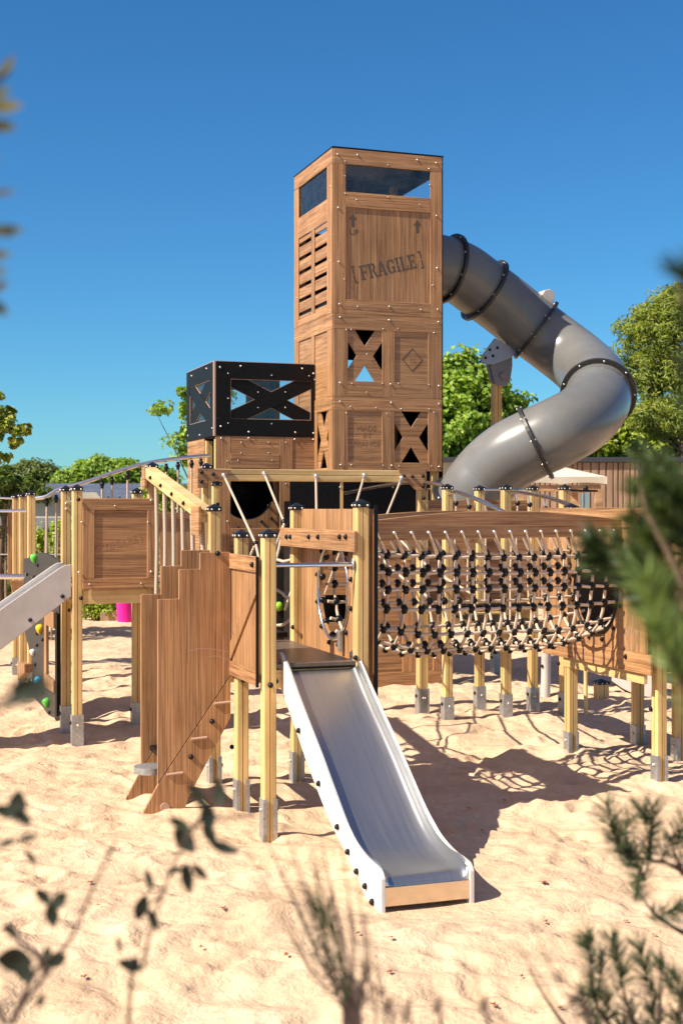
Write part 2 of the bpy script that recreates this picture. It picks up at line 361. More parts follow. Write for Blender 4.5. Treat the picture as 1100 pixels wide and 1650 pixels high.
# section one: window, FRAGILE panel
a=[U0,U0+.075,3.09,4.215,U1-.10,U1]
rect(F,tw,'rail',WH,U0,U1,6.715,TZ); rect(F,tw,'stile',WV,U0,3.065,4.80+g,6.715-g); rect(F,tw,'stile',WV,4.235,U1,4.80+g,6.715-g)
rect(F,tw,'rail',WH,3.065+g,4.235-g,6.165,6.36); rect(F,tw,'rail',WH,3.065+g,4.235-g,4.80+g,4.985)
rect(F,tw,'panel',WV,U0+.02,U1-.02,4.82,6.30,-.03,-.0)
m=MB(); F.box(m,3.05,4.25,6.34,6.74,-.012,-.006); m.build('window_pane',GLS,tw)
# section two
rect(F,tw,'rail',WH,U0,U1,4.60,4.80-g)
B1=(3.095,3.565); B2=(3.735,4.205)
for (z0,z1,zb,xb,pb) in ((3.94,4.60,3.74,B1,B2),(2.90,3.565,2.79,B2,B1)):
    rect(F,tw,'stile',WV,U0,B1[0],zb+g,z1-g); rect(F,tw,'stile',WV,B1[1],B2[0],zb+g,z1-g); rect(F,tw,'stile',WV,B2[1],U1,zb+g,z1-g)
    for q in (B1,B2): rect(F,tw,'rail',WH,q[0]+g,q[1]-g,zb+g,z0)
    m=MB(); xpoly(F,m,xb[0]-.01,xb[1]+.01,z0-.01,z1+.01,-.022,-.001); m.build('cross_panel',WH,tw,.002,1)
    rect(F,tw,'panel',WH,pb[0]-.03,pb[1]+.03,z0-.03,z1+.03,-.025,-.001)
rect(F,tw,'rail',WH,U0,U1,3.565,3.74-g)
# lettering
SL={'F':[[(0,0),(.42,0),(.42,.1),(.33,.1),(.33,.9),(.36,.9),(.36,1),(0,1),(0,.9),(.1,.9),(.1,.1),(0,.1)],[(.41,1),(.8,1),(.8,.72),(.70,.72),(.66,.88),(.41,.88)],[(.41,.44),(.58,.44),(.58,.34),(.66,.34),(.66,.68),(.58,.68),(.58,.56),(.41,.56)]],
'R':[[(0,0),(.42,0),(.42,.1),(.33,.1),(.33,.9),(.36,.9),(.36,1),(0,1),(0,.9),(.1,.9),(.1,.1),(0,.1)],[(.41,1),(.62,1),(.78,.93),(.84,.78),(.78,.6),(.66,.52),(.86,.1),(.94,.1),(.94,0),(.68,0),(.48,.44),(.41,.44),(.41,.54),(.52,.56),(.59,.65),(.6,.78),(.56,.87),(.41,.9)]],
'A':[[(0,0),(.34,0),(.34,.1),(.26,.1),(.32,.27),(.52,.27),(.52,.37),(.36,.37),(.44,.62),(.44,1),(.34,1),(.08,.1),(0,.1)],[(.49,1),(.64,1),(.92,.1),(1,.1),(1,0),(.58,0),(.58,.1),(.66,.1),(.49,.66)]],
'G':[[(.42,0),(.26,.03),(.1,.16),(.02,.38),(.02,.62),(.1,.84),(.26,.97),(.42,1),(.42,.88),(.32,.8),(.27,.62),(.27,.38),(.32,.2),(.42,.12)],[(.48,1),(.62,.97),(.68,.9),(.72,.98),(.8,.98),(.8,.66),(.71,.66),(.64,.8),(.48,.89)],[(.48,0),(.62,.04),(.7,.1),(.78,.02),(.84,.02),(.84,.38),(.92,.38),(.92,.48),(.52,.48),(.52,.38),(.6,.38),(.6,.18),(.48,.12)]],
'I':[[(0,0),(.42,0),(.42,.1),(.33,.1),(.33,.47),(.1,.47),(.1,.1),(0,.1)],[(.1,.53),(.33,.53),(.33,.9),(.42,.9),(.42,1),(0,1),(0,.9),(.1,.9)]],
'L':[[(0,0),(.36,0),(.36,.1),(.33,.1),(.33,.9),(.42,.9),(.42,1),(0,1),(0,.9),(.1,.9),(.1,.1),(0,.1)],[(.41,0),(.8,0),(.8,.36),(.71,.36),(.66,.12),(.41,.12)]],
'E':[[(0,0),(.36,0),(.36,.1),(.33,.1),(.33,.9),(.36,.9),(.36,1),(0,1),(0,.9),(.1,.9),(.1,.1),(0,.1)],[(.41,1),(.8,1),(.8,.72),(.71,.72),(.66,.88),(.41,.88)],[(.41,.44),(.55,.44),(.55,.34),(.63,.34),(.63,.68),(.55,.68),(.55,.56),(.41,.56)],[(.41,0),(.8,0),(.8,.3),(.71,.3),(.66,.12),(.41,.12)]],
'[':[[(0,-.12),(.34,-.12),(.34,-.02),(.16,-.02),(.16,.45),(0,.45)],[(0,.55),(.16,.55),(.16,1.02),(.34,1.02),(.34,1.12),(0,1.12)]],
']':[[(.34,-.12),(0,-.12),(0,-.02),(.18,-.02),(.18,.45),(.34,.45)],[(.34,.55),(.18,.55),(.18,1.02),(0,1.02),(0,1.12),(.34,1.12)]],'W':[[(0,1),(.3,1),(.3,.9),(.24,.9),(.34,.35),(.47,.8),(.47,1),(.44,1),(.2,0),(.06,.9),(0,.9)],[(.52,.8),(.52,1),(.6,1),(.74,.35),(.82,.9),(.76,.9),(.76,1),(1,1),(1,.9),(.94,.9),(.8,0),(.7,0)]],
'T':[[(.22,0),(.6,0),(.6,.1),(.52,.1),(.52,1),(.3,1),(.3,.1),(.22,.1)],[(0,1),(.26,1),(.26,.88),(.12,.88),(.08,.68),(0,.68)],[(.56,1),(.82,1),(.82,.68),(.74,.68),(.7,.88),(.56,.88)]],
'H':[[(0,0),(.38,0),(.38,.1),(.31,.1),(.31,.9),(.38,.9),(.38,1),(0,1),(0,.9),(.09,.9),(.09,.1),(0,.1)],[(.52,0),(.9,0),(.9,.1),(.81,.1),(.81,.9),(.9,.9),(.9,1),(.52,1),(.52,.9),(.59,.9),(.59,.1),(.52,.1)],[(.35,.44),(.55,.44),(.55,.56),(.35,.56)]],
'C':[[(.42,0),(.26,.03),(.1,.16),(.02,.38),(.02,.62),(.1,.84),(.26,.97),(.42,1),(.42,.88),(.32,.8),(.27,.62),(.27,.38),(.32,.2),(.42,.12)],[(.48,1),(.62,.97),(.68,.9),(.72,.98),(.8,.98),(.8,.66),(.71,.66),(.64,.8),(.48,.89)],[(.48,0),(.64,.04),(.78,.16),(.82,.32),(.72,.34),(.62,.18),(.48,.12)]]}
SWD={'F':.84,'R':.96,'A':1.02,'G':.96,'I':.48,'L':.86,'E':.88,'[':.42,']':.38,' ':.28,'W':1.04,'T':.88,'H':.96,'C':.9}
def stencil(parent,body,F,a,z,h,ang,d,mat,wide=.8):
    tot=sum(SWD[c]+.03 for c in body)*wide*h; x=-tot/2; ca,sa=math.cos(ang),math.sin(ang)
    for ch_ in body:
        if ch_ in SL:
            m=MB()
            for pl_ in SL[ch_]:
                P=[(x+px_*h*wide,(py_-.5)*h) for px_,py_ in pl_]; F.poly(m,[(a+X_*ca-Y_*sa,z+X_*sa+Y_*ca) for X_,Y_ in P],d,d+.001)
            m.build('letter',mat,parent)
        x+=(SWD[ch_]+.03)*h*wide
c=F.px(623,430); stencil(tw,'[ FRAGILE ]',F,c[0]+.02,c[1],.185,R(15),.0005,ETCH,.70)
for px_,py_ in ((568.5,356),(672,366)):
    cx,cz=F.px(px_,py_); m=MB(); k=.055
    F.poly(m,[(cx-.022,cz-.08),(cx+.022,cz-.08),(cx+.022,cz+.015),(cx+k,cz+.015),(cx,cz+.10),(cx-k,cz+.015),(cx-.022,cz+.015)],.0005,.0015); m.build('arrow_mark',ETCH,tw)
c=F.px(570,374.5); text(tw,'UP',F,c[0],c[1],.105,0,.001,ETCH)
for k,(s,y) in enumerate((('MADE',690),('IN',701),('FRANCE',715))):
    c=F.px(590,y); text(tw,s,F,c[0],c[1],.10,0,.001,ETCHB)
def diamond(parent,F,a,z,ra,rz,t,mat,d=.0005):
    m=MB()
    for (x0,y0,x1,y1) in ((-1,0,0,1),(0,1,1,0),(1,0,0,-1),(0,-1,-1,0)):
        q=1-t; F.poly(m,[(a+x0*ra,z+y0*rz),(a+x1*ra,z+y1*rz),(a+x1*ra*q,z+y1*rz*q),(a+x0*ra*q,z+y0*rz*q)],d,d+.001)
    return m.build('diamond_mark',mat,parent)
c=F.px(664,580); diamond(tw,F,c[0],c[1],.145,.155,.11,ETCH); text(tw,'16',F,c[0],c[1]-.01,.09,0,.001,ETCHB)
# screws on the front
fbolts(tw,F,[(543,249),(575,250),(671,258),(701,263),(544,335),(545,422),(546,490),(702,348),(703,432),(704,499),(547,511),(626,516),(705,519),(547,617),(628,619),(706,622),(547,647),(629,649),(706,651),(548,749),(630,750),(706,752),(626,494)],.015,BS)
fbolts(tw,F,[(555,260),(555,284),(555,312),(573,322),(624,318),(675,330),(690,272),(691,298),(554,450),(696,460),(575,494),(677,499),(624,266),(590,632),(566,618),(615,618),(641,618),(690,620),(564,655),(605,657),(645,659),(690,659),(557,666),(622,667),(698,665),(590,571),(565,749),(616,750),(642,751),(694,751),(616,530),(565,531),(557,532),(640,530),(698,536)],.015,BT,name='small_screw')
# sun side
vs=lambda x,y: FU.px(x,y)[0]
rect(FU,tw,'side_rail',WH,V0,V1,6.72,TZ); rect(FU,tw,'side_stile',WV,V0+.001,7.36,4.80+g,6.72-g); rect(FU,tw,'side_stile',WV,8.60,V1,4.80+g,6.72-g)
rect(FU,tw,'side_rail',WH,7.36+g,8.60-g,6.02,6.30); rect(FU,tw,'side_rail',WH,7.36+g,8.60-g,4.80+g,4.90)
rect(FU,tw,'side_stile',WV,7.90,8.02,4.90+g,6.02-g)
for (q0,q1) in ((7.36,7.90),(8.02,8.60)):
    zz=[4.90]+[4.95+.19*k for k in range(6)]+[6.02]
    for k in range(7):
        z0=zz[k] if k==0 else zz[k]+.05
        rect(FU,tw,'slat',WH,q0-.02,q1+.02,z0,zz[k+1],-.02,-.001)
m=MB(); FU.box(m,7.34,8.62,6.28,6.74,-.012,-.006); m.build('window_pane',GLS,tw)
rect(FU,tw,'side_rail',WH,V0,V1,4.60,4.80-g); rect(FU,tw,'side_rail',WH,V0,V1,3.565,3.74-g)
rect(FU,tw,'side_panel',WH,V0+.02,V1-.02,3.70,4.62,-.022,-.001)
for q0,q1 in ((V0,7.36),(7.90,8.02),(8.60,V1)): rect(FU,tw,'side_stile',WV,q0,q1,3.74+g,4.60-g)
rect(FU,tw,'side_stile',WV,V0,7.30,2.76,3.565-g); rect(FU,tw,'side_stile',WV,7.78,7.92,2.76,3.565-g); rect(FU,tw,'side_rail',WH,7.30+g,7.78-g,2.76,2.83)
m=MB(); xpoly(FU,m,7.29,7.79,2.82,3.58,-.022,-.001); m.build('side_cross_panel',WH,tw,.002,1)
rect(FU,tw,'side_panel',WH,7.92+g,V1,2.76,3.565-g)
fbolts(tw,FU,[(534,300),(534,420),(534,500),(480,310),(480,420),(480,480),(505,505)],.015,BT,name='small_screw')
# far and right walls, roof, floors, corner posts
m=MB(); m.box(U1,U1+.02,V0,V1,4.30,6.35); m.box(U1,U1+.02,V0,V1,6.72,TZ); m.box(U1,U1+.02,V0,V0+.12,6.35,6.72); m.box(U1,U1+.02,V1-.14,V1,6.35,6.72); m.box(U1,U1+.02,V0,V1,2.4,4.30); m.build('right_wall',BLK,tw,.002,1)
m=MB(); y0,y1=V1,V1+.02
m.box(U0,U1,y0,y1,2.4,3.0); m.box(U0,U0+.3,y0,y1,3.0,6.15); m.box(U1-.3,U1,y0,y1,3.0,6.15); m.box(U0+.3,U0+1.0,y0,y1,3.0,3.9); m.box(U0+.3,U0+.75,y0,y1,3.9,4.4); m.box(U0+1.0,U1-.3,y0,y1,3.,3.9); m.box(U0+.3,U1-.3,y0,y1,4.4,6.15)
m.box(U0,U1,y0,y1,6.72,TZ); m.box(U0,U0+.14,y0,y1,6.15,6.72); m.box(U1-.14,U1,y0,y1,6.15,6.72); m.build('rear_wall',BLK,tw,.002,1)
m=MB(); m.box(U0-.016,U1+.022,V0-.016,V1+.022,TZ,TZ+.022); m.build('roof',BLK,tw,.004)
m=MB(); m.box(U0+.02,U1-.02,V0+.03,V1-.02,4.95,5.0); m.box(U0+.02,U1-.02,V0+.9,V1-.02,3.9,3.95); m.box(U0+.02,U1-.02,V0+.9,V1-.02,2.75,2.8); m.build('floor',BLK,tw)
m=MB(); m.box(U0+.45,U0+.6,V1-.06,V1-.02,5.3,6.9); m.build('inner_batten',GRY,tw,.003)
for u_,v_,z_ in ((U0+.07,V0+.08,2.8),(U1-.07,V0+.08,-.15),(U0+.07,V1-.08,-.15),(U1-.07,V1-.08,-.15)): post(tw,u_,v_,TZ-.02,foot=None,cap=False,name='corner_post',z0=z_)
# lower storey: black boards, then brown framed crate down into the sand
FB=Face('v',V0+.10)
rect(FB,tw,'black_board',BLK,U0-.55,U0+.12,1.9,2.70); rect(FB,tw,'black_board',BLK,U0+.17,U1-.34,1.9,2.70)
m=MB(); m.box(U0+.125,U0+.165,V0+.08,V0+.12,1.9,2.78); m.build('thin_post',PV,tw,.003)
fbolts(tw,FB,[(547,785),(547,838),(632,785),(632,838),(690,788)],.016,BS)
FL=Face('v',V0+.02)
for q0,q1 in ((U0-.5,U0-.3),(U0+.18,U0+.42),(U0+.95,U0+1.18),(U1-.12,U1)): rect(FL,tw,'lower_stile',WV,q0,q1,.18,1.9)
rect(FL,tw,'lower_rail',WH,U0-.5,U1,-.15,.178); rect(FL,tw,'lower_rail',WH,U0-.5,U1,1.72,1.9,.001,.017)
rect(FL,tw,'lower_panel',WH,U0-.5,U1,-.1,.85,-.03,-.001); rect(FL,tw,'lower_panel',WH,U0-.5,U0+1.0,1.2,1.8,-.03,-.001); rect(FL,tw,'lower_panel',WH,U0+.42,U0+.95,.852,1.198,-.03,-.001); 
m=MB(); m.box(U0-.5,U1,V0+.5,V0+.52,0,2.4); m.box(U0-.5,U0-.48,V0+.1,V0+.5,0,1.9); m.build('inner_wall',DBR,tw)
fbolts(tw,FL,[(640,1035),(640,980),(640,900),(700,1060),(690,900)],.016,BS)

YEL=M('yellow_label',(.75,.62,.03),.5)
for x_,y_ in ((657,898),(694,954),(743,954)):
    q=FL.px(x_,y_); rect(FL,tw,'yellow_label',YEL,q[0]-.07,q[0]+.07,q[1]-.035,q[1]+.035,.018,.021,0)
# ================================================================ low tower with black balustrade
K0=FK=None
TV=7.90; F2=Face('v',TV); ua=F2.px(347,600)[0]; ub=U0-.016; F2U=Face('u',ua)
va,vb=TV,TV+1.62; ZT=4.215
tr=thing('lookout_turret','low brown crate turret with black cross-braced balustrade left of the tall tower','play tower',(ua,TV,0))
def core(F,parent,a0,a1,z0,z1,d1,e=.006):
    rect(F,parent,'panel_core',CORE,a0-e,a1+e,z0-e,z1+e,d1-.012,d1-.0045,.001)
def balus(F,a0,a1,z0,z1,parent,si,holes):
    # a: outer frame, two diagonals with light cut edges, clear panes
    r=.23*(z1-z0); zi0,zi1=z0+r,z1-r; ai0,ai1=a0+si[0],a1-si[1]
    rect(F,parent,'top_rail',BLK,a0,a1,zi1,z1,.004,.02,.002); rect(F,parent,'bottom_rail',BLK,a0,a1,z0,zi0,.004,.02,.002)
    rect(F,parent,'stile',BLK,a0,ai0,zi0+.001,zi1-.001,.004,.02,.002); rect(F,parent,'stile',BLK,ai1,a1,zi0+.001,zi1-.001,.004,.02,.002)
    for (q0,q1,y0,y1) in ((ai0,ai0+.007,zi0,zi1),(ai1-.007,ai1,zi0,zi1),(ai0,ai1,zi0,zi0+.007),(ai0,ai1,zi1-.007,zi1),(a0,a1,z1,z1+.007)): rect(F,parent,'cut_edge',CORE,q0,q1,y0,y1,.002,.016 if y1>z1 else .012,.0)
    L=Vector((ai1-ai0,zi1-zi0)); wd=.085*holes
    for k,s in enumerate((1,-1)):
        p0=Vector((ai0,zi1 if s>0 else zi0)); p1=Vector((ai1,zi0 if s>0 else zi1)); dn=(p1-p0).normalized(); nn=Vector((-dn.y,dn.x))
        def clip(wd):
            # a diagonal board cut flush with the opening
            cx=(zi1-zi0); pts=[]
            hx=abs(wd/dn.y) if dn.y else 0; hz=abs(wd/dn.x)
            if s>0: pts=[(ai0,zi1),(ai0+hx,zi1),(ai1,zi0+hz),(ai1,zi0),(ai1-hx,zi0),(ai0,zi1-hz)]
            else: pts=[(ai0,zi0),(ai0+hx,zi0),(ai1,zi1-hz),(ai1,zi1),(ai1-hx,zi1),(ai0,zi0+hz)]
            return pts
        m=MB(); F.poly(m,clip(wd+.006),-.004,.0015+k*.003); m.build('panel_core',CORE,parent)
        m=MB(); F.poly(m,clip(wd),-.003,.006+k*.006); m.build('cross_brace',BLK,parent)
    m=MB(); F.box(m,ai0-.01,ai1+.01,zi0-.01,zi1+.01,-.014,-.008); m.build('clear_pane',GLS,parent)
ztr0=3.25
balus(F2,ua,ub,ztr0,ZT,tr,(.20,.045),1.1)
balus(F2U,va+.03,vb,ztr0,ZT,tr,(.18,.18),1.3)
m=MB(); F2.box(m,ua-.022,ua-.0005,ztr0,ZT,-.03,.02); m.build('corner_edge',CORE,tr)
for nm,x0,x1,y0,y1 in (('rear_balustrade',ua,ub,vb-.02,vb),):
    m=MB(); m.box(x0,x1,y0,y1,ztr0,ztr0+.22); m.box(x0,x1,y0,y1,ZT-.22,ZT); m.box(x0,x0+.15,y0,y1,ztr0,ZT); m.box(x1-.5,x1,y0,y1,ztr0,ZT); m.build(nm,BLK,tr,.002,1)
m=MB(); m.box(ua+.02,ub,va+.02,vb-.02,ztr0-.02,ztr0+.02); m.build('deck',BLK,tr)
fbolts(tr,F2,[(354,592),(387,590),(486,594),(504,602),(355,687),(400,696),(475,697),(504,698)],.02,BS)
fbolts(tr,F2,[(367,602),(437,605),(367,642),(437,683),(367,682),(497,606),(415,632),(415,657),(459,632),(459,657),(506,612)],.02,BT,name='small_screw')
fbolts(tr,F2U,[(312,606),(336,594),(306,702),(325,701),(345,690)],.02,BS)
# brown body
zu=lambda y:F2.px(420,y)[1]
uu=lambda x:F2.px(x,760)[0]
z_a,z_b=zu(755),zu(851)
rect(F2,tr,'stile',WV,ua,uu(371),0.2,ztr0-g); rect(F2,tr,'stile',WV,uu(450),uu(471),0.2,ztr0-g)
rect(F2,tr,'rail',WH,uu(371)+g,uu(450)-g,zu(731)+g,ztr0-g,0,.013); rect(F2,tr,'rail',WH,uu(371)+g,uu(450)-g,z_a,zu(731)-g,0,.018)
rect(F2,tr,'rail',WH,uu(371)+g,uu(450)-g,zu(872),z_b,0,.018); rect(F2,tr,'panel',WH,uu(371)+g,uu(450)-g,zu(890),zu(872)-g,-.01,.0)
rect(F2,tr,'panel',WH,uu(471)+g,ub,z_b-.3,ztr0-g,-.012,.006); rect(F2,tr,'panel',WH,uu(471)+g,ub,0.2,z_b-.302,-.012,.006)
rect(F2,tr,'bottom_rail',WH,ua,ub,-.1,.2-g)
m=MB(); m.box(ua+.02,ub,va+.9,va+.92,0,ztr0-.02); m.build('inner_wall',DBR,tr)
# round tunnel mouth seen in the opening
cc=Vector((uu(408),TV+.32,zu(792))); rr=.37; NN=40
sq=[(uu(365),zu(750)),(uu(458),zu(750)),(uu(458),zu(860)),(uu(365),zu(860))]
def ringplate(m,F,ca,cz,r,a0,a1,z0,z1,d0,d1,n=48,rz=None):
    rz=rz or r; an=[2*math.pi*(k+.5)/n for k in range(n)]
    def outer(t):
        c,s=math.cos(t),math.sin(t); ts=[]
        if c>1e-9: ts.append((a1-ca)/c)
        if c<-1e-9: ts.append((a0-ca)/c)
        if s>1e-9: ts.append((z1-cz)/s)
        if s<-1e-9: ts.append((z0-cz)/s)
        t=min(ts); return (ca+c*t,cz+s*t)
    corner=[(a1,z1),(a0,z1),(a0,z0),(a1,z0)]
    for d in (d0,d1):
        pass
    for k in range(n):
        t0,t1=an[k],an[(k+1)%n]; i0=(ca+r*math.cos(t0),cz+rz*math.sin(t0)); i1=(ca+r*math.cos(t1),cz+rz*math.sin(t1)); o0,o1=outer(t0),outer(t1)
        pts=[i0,o0]
        for q in corner:
            ta=math.atan2(q[1]-cz,q[0]-ca)%(2*math.pi); b0=t0%(2*math.pi); b1=t1%(2*math.pi)
            if (b0<ta<b1) or (b1<b0 and (ta>b0 or ta<b1)): pts.append(q)
        pts+=[o1,i1]
        F.poly(m,pts,d0,d1)
    return m
F2b=Face('v',TV+.30); m=MB(); ringplate(m,F2b,cc.x,cc.z,rr,sq[0][0],sq[1][0],sq[3][1],sq[0][1],-.015,0); m.build('round_opening_panel',WV,tr)
m=MB(); n=32
pa=[Vector((cc.x+rr*math.cos(2*math.pi*k/n),TV+.30,cc.z+rr*math.sin(2*math.pi*k/n))) for k in range(n)]
m.add(pa+[p+Vector((0,.6,0)) for p in pa],[(k,(k+1)%n,(k+1)%n+n,k+n) for k in range(n)]+[tuple(range(n,2*n))],True); m.build('tunnel_mouth',BLP,tr)
fbolts(tr,F2b,[(383,855-5),(400,848),(421,840),(437,835),(432,815),(440,795)],.001,BB)
fbolts(tr,F2,[(356,706),(400,706),(474,708),(504,708)],.015,BS)
fbolts(tr,F2,[(388,713),(432,713),(388,730),(432,730),(383,742),(438,742),(366,743),(460,713),(460,780),(366,840)],.015,BT,name='small_screw')
# left side: half closed board, posts beside the open doorway
rect(F2U,tr,'side_panel',WH,vb-1.0,vb,.3,ztr0-g,-.02,.004)
for u_,v_ in ((ua+.06,TV+.08),(ua+.06,TV+.62),(ua+.06,vb-.08)): post(tr,u_,v_,ztr0-.01,foot=None,cap=False,name='corner_post')
# dark climbing board below the turret
FD=Face('v',TV-.10); u1_=uu(378); rect(FD,tr,'climbing_board',DBR,uu(372),uu(478),.1,zu(886),0,.02,.004)
HOLD={}
def hold(parent,F,a,z,col,nm,r=.05,d=0):
    if nm not in HOLD: HOLD[nm]=M(nm+'_hold_plastic',col,.35)
    m=MB(); rr_=random.Random(int(a*1000+z*77)); m.ball(F.P(a,z,d+r*.4),r,9,6,(1,.75,.85) if F.ax=='v' else (.75,1,.85))
    m.v=[(x+rr_.uniform(-.15,.15)*r,y+rr_.uniform(-.12,.12)*r,zz+(rr_.uniform(-.15,.15)*r)) for x,y,zz in m.v]; return m.build('climbing_hold',HOLD[nm],parent)
a_,z_=FD.px(447,977); hold(tr,FD,a_,z_,(.25,.5,.03),'green',.07,.02)
a_,z_=FD.px(463,890); hold(tr,FD,a_,z_,(.75,.48,.01),'yellow',.05,.02)
# ================================================================ tube slide
def w3(px,py,Z): return toS(at(px,py,Z))
TP=[w3(650,425,18.6),w3(690,426,18.8),w3(736,438,19.0),w3(772,462,19.15),w3(815,494,19.3),w3(855,526,19.35),w3(895,556,19.3),w3(932,585,19.0),w3(957,612,18.4),w3(962,642,17.7),w3(940,672,17.1),w3(903,694,16.75),w3(862,713,16.75),w3(820,735,16.85),w3(784,766,17.0),w3(758,805,17.1),w3(748,855,17.5),w3(744,905,18.),w3(740,940,18.7),w3(735,962,19.4)]
ts=thing('tube_slide','fat grey enclosed tube slide curling out of the right side of the crate tower','slide',(TP[15].x,TP[15].y,0))
TR=.43
seg_at=[0,3,5,9,12,15,19]   # joints
for s0,s1 in zip(seg_at[:-1],seg_at[1:]):
    P=catmull(TP,10)[s0*10:s1*10+1]; m=MB(); m.tube(P,TR,40,caps=False); o=m.build('tube_section',TUBE,ts)
full=catmull(TP,10)
def flange(i,w=.065,th=.045,mat=FLG):
    p=full[i]; t=(full[min(i+2,len(full)-1)]-full[max(i-2,0)]).normalized(); up=Vector((0,0,1)); a=t.cross(up).normalized(); b=a.cross(t)
    m=MB(); n=48; vs=[]; fs=[]
    for (r,d) in ((TR-.004,-th/2),(TR+w,-th/2),(TR+w,th/2),(TR-.004,th/2)):
        for k in range(n): q=2*math.pi*k/n; vs.append(p+(a*math.cos(q)+b*math.sin(q))*r+t*d)
    for j in range(4):
        for k in range(n): fs.append((j*n+k,j*n+(k+1)%n,((j+1)%4)*n+(k+1)%n,((j+1)%4)*n+k))
    m.add(vs,fs,False); o=m.build('flange',mat,ts,.004,2)
    for k in range(9):
        q=2*math.pi*(k+.5)/9
        for s in (-1,1): bolt(o,p+(a*math.cos(q)+b*math.sin(q))*(TR+w*.55)+t*s*th/2,t*s,BS,'flange_bolt')
    return o,p,t,a,b
for i in (17,32,52,88,120,150): flange(i)
# bearing post with two-piece bracket
F8=Face('v',toS(at(804,600,19.35)).y); pc=F8.px(804,640)[0]; zt=F8.px(804,612)[1]
post(ts,pc,F8.c+.1,zt,cap=False,foot='full',name='bearing_post',hw=.06)
def pxpoly(F,m,pts,d0,d1): return F.poly(m,[F.px(*q) for q in pts],d0,d1)
m=MB(); pxpoly(F8,m,[(787,590),(790,582),(822,566),(822,590),(819,612),(813,622),(797,622),(792,612)],.03,.06); m.build('bracket_plate',GRY,ts,.006)
m=MB(); pxpoly(F8,m,[(783,588),(788,578),(812,566),(815,590),(812,612),(806,620),(791,618),(787,606)],-.02,.02); m.build('bracket_plate',GRY,ts,.006)
m=MB(); pxpoly(F8,m,[(770,584),(772,574),(780,562),(792,546),(806,555),(820,558),(833,556),(842,540),(838,560),(828,571),(810,581),(790,588),(773,588)],.075,.115); bp=m.build('cradle_plate',M('pale_blue_grey_plate',(.34,.38,.44),.45),ts,.006)
fbolts(ts,F8,[(783,565),(795,562),(788,575),(776,578)],.115,BB)
m=MB(); q=F8.px(807,607); m.tube([F8.P(q[0],q[1],.06),F8.P(q[0],q[1],.085)],.055,20); m.build('round_washer',GRY,ts,.003)
ff=toS(at(880,478,19.3)); F9=Face('v',ff.y); pxpoly(F9,m,[(868,476),(872,469),(880,467),(887,471),(888,484),(884,494),(876,488)],-.1,.1); m.build('lifting_lug',LGR,ts,.01)

# ================================================================ walkway of short posts with arched rails
wk=thing('post_walkway','row of pale posts with brown side boards, behind the rope tunnel','play walkway',(3.2,4.2,0))
RA,RB=4.93,4.24
grid=[(3.22,RB),(3.92,RB),(4.45,4.64),(3.22,RA),(3.92,RA),(4.6,4.16)]
grid=[grid[i] for i in (3,4,0,1,2,5)]
for k,(u_,v_) in enumerate(grid): post(wk,u_,v_,2.55,foot='full')
m=MB(); m.box(3.2,4.6,4.6,RA-.05,1.17,1.22); m.build('deck',BLK,wk,.003)
for x_,y_ in ((3.85,RB),(4.55,RA)): m=MB(); m.box(3.27,x_,y_-.03,y_+.03,1.03,1.17); m.build('deck_beam',PH,wk,.003)
FR=Face('v',RA)
for q0,q1 in ((3.25,3.85),(3.97,4.56)):
    rect(FR,wk,'side_board',WH,q0,q1,1.25,2.02,-.02,.0); rect(FR,wk,'side_board',WH,q0,q1,2.16,2.40,-.02,.0); rect(FR,wk,'side_board',WH,q0,q1,2.03,2.15,-.02,-.004)
FE=Face('u',4.60); rect(FE,wk,'end_board',WV,4.21,4.62,1.25,2.3,-.02,0)
def rail(parent,pts,r=.021,name='rail',n=8):
    m=MB(); m.tube(catmull(pts,6),r,10); return m.build(name,STL,parent)
rail(wk,[(3.04,7.10,2.5),(3.15,6.4,2.56),(3.2,5.6,2.6),(3.2,4.9,2.6),(3.22,4.34,2.56)])
rail(wk,[(3.94,RA-.05,2.52),(4.56,RA-.05,2.52),(4.6,RA-.07,2.52)],.014)
o_=thing('rope_bridge','sagging rope bridge with two arched steel rails from walkway posts to the right platform','rope bridge',(3.2,3.,0))
R1=[(3.22,RB-.05,2.47),(3.2,3.9,2.475),(3.16,3.3,2.39),(3.12,2.6,2.26),(3.1,1.95,2.1)]
R2=[(3.95,RB-.05,2.47),(3.92,3.9,2.48),(3.83,3.3,2.44),(3.72,2.6,2.37),(3.62,1.98,2.27)]
for Rr in (R1,R2):
    rail(o_,Rr,.022)
    C=catmull(Rr,12)
    for t in (.18,.38,.58,.8):
        p=C[int(t*(len(C)-1))]; m=MB(); m.tube([p+Vector((0,0,-.02)),p+Vector((.02,0,-.13))],.012,8); m.build('rope_fitting',BOLT,o_)
        m=MB(); m.tube([p+Vector((.02,0,-.12)),p+Vector((.03,.05,-.5)),p+Vector((.0,0,-1.0))],.011,7); m.build('rope',ROPE,o_)
        m=MB(); m.ball(p+Vector((.02,0,-.12)),.028); m.build('rope_knot',BLP,o_)
m=MB(); m.box(3.3,3.85,2.0,4.2,1.12,1.15); m.build('bridge_deck',BLK,o_,.003)
m=MB(); 
# short steel connecting bar next to the gantry post
rail(wk,[(3.22,4.93,2.17),(3.5,4.6,2.17)],.012)
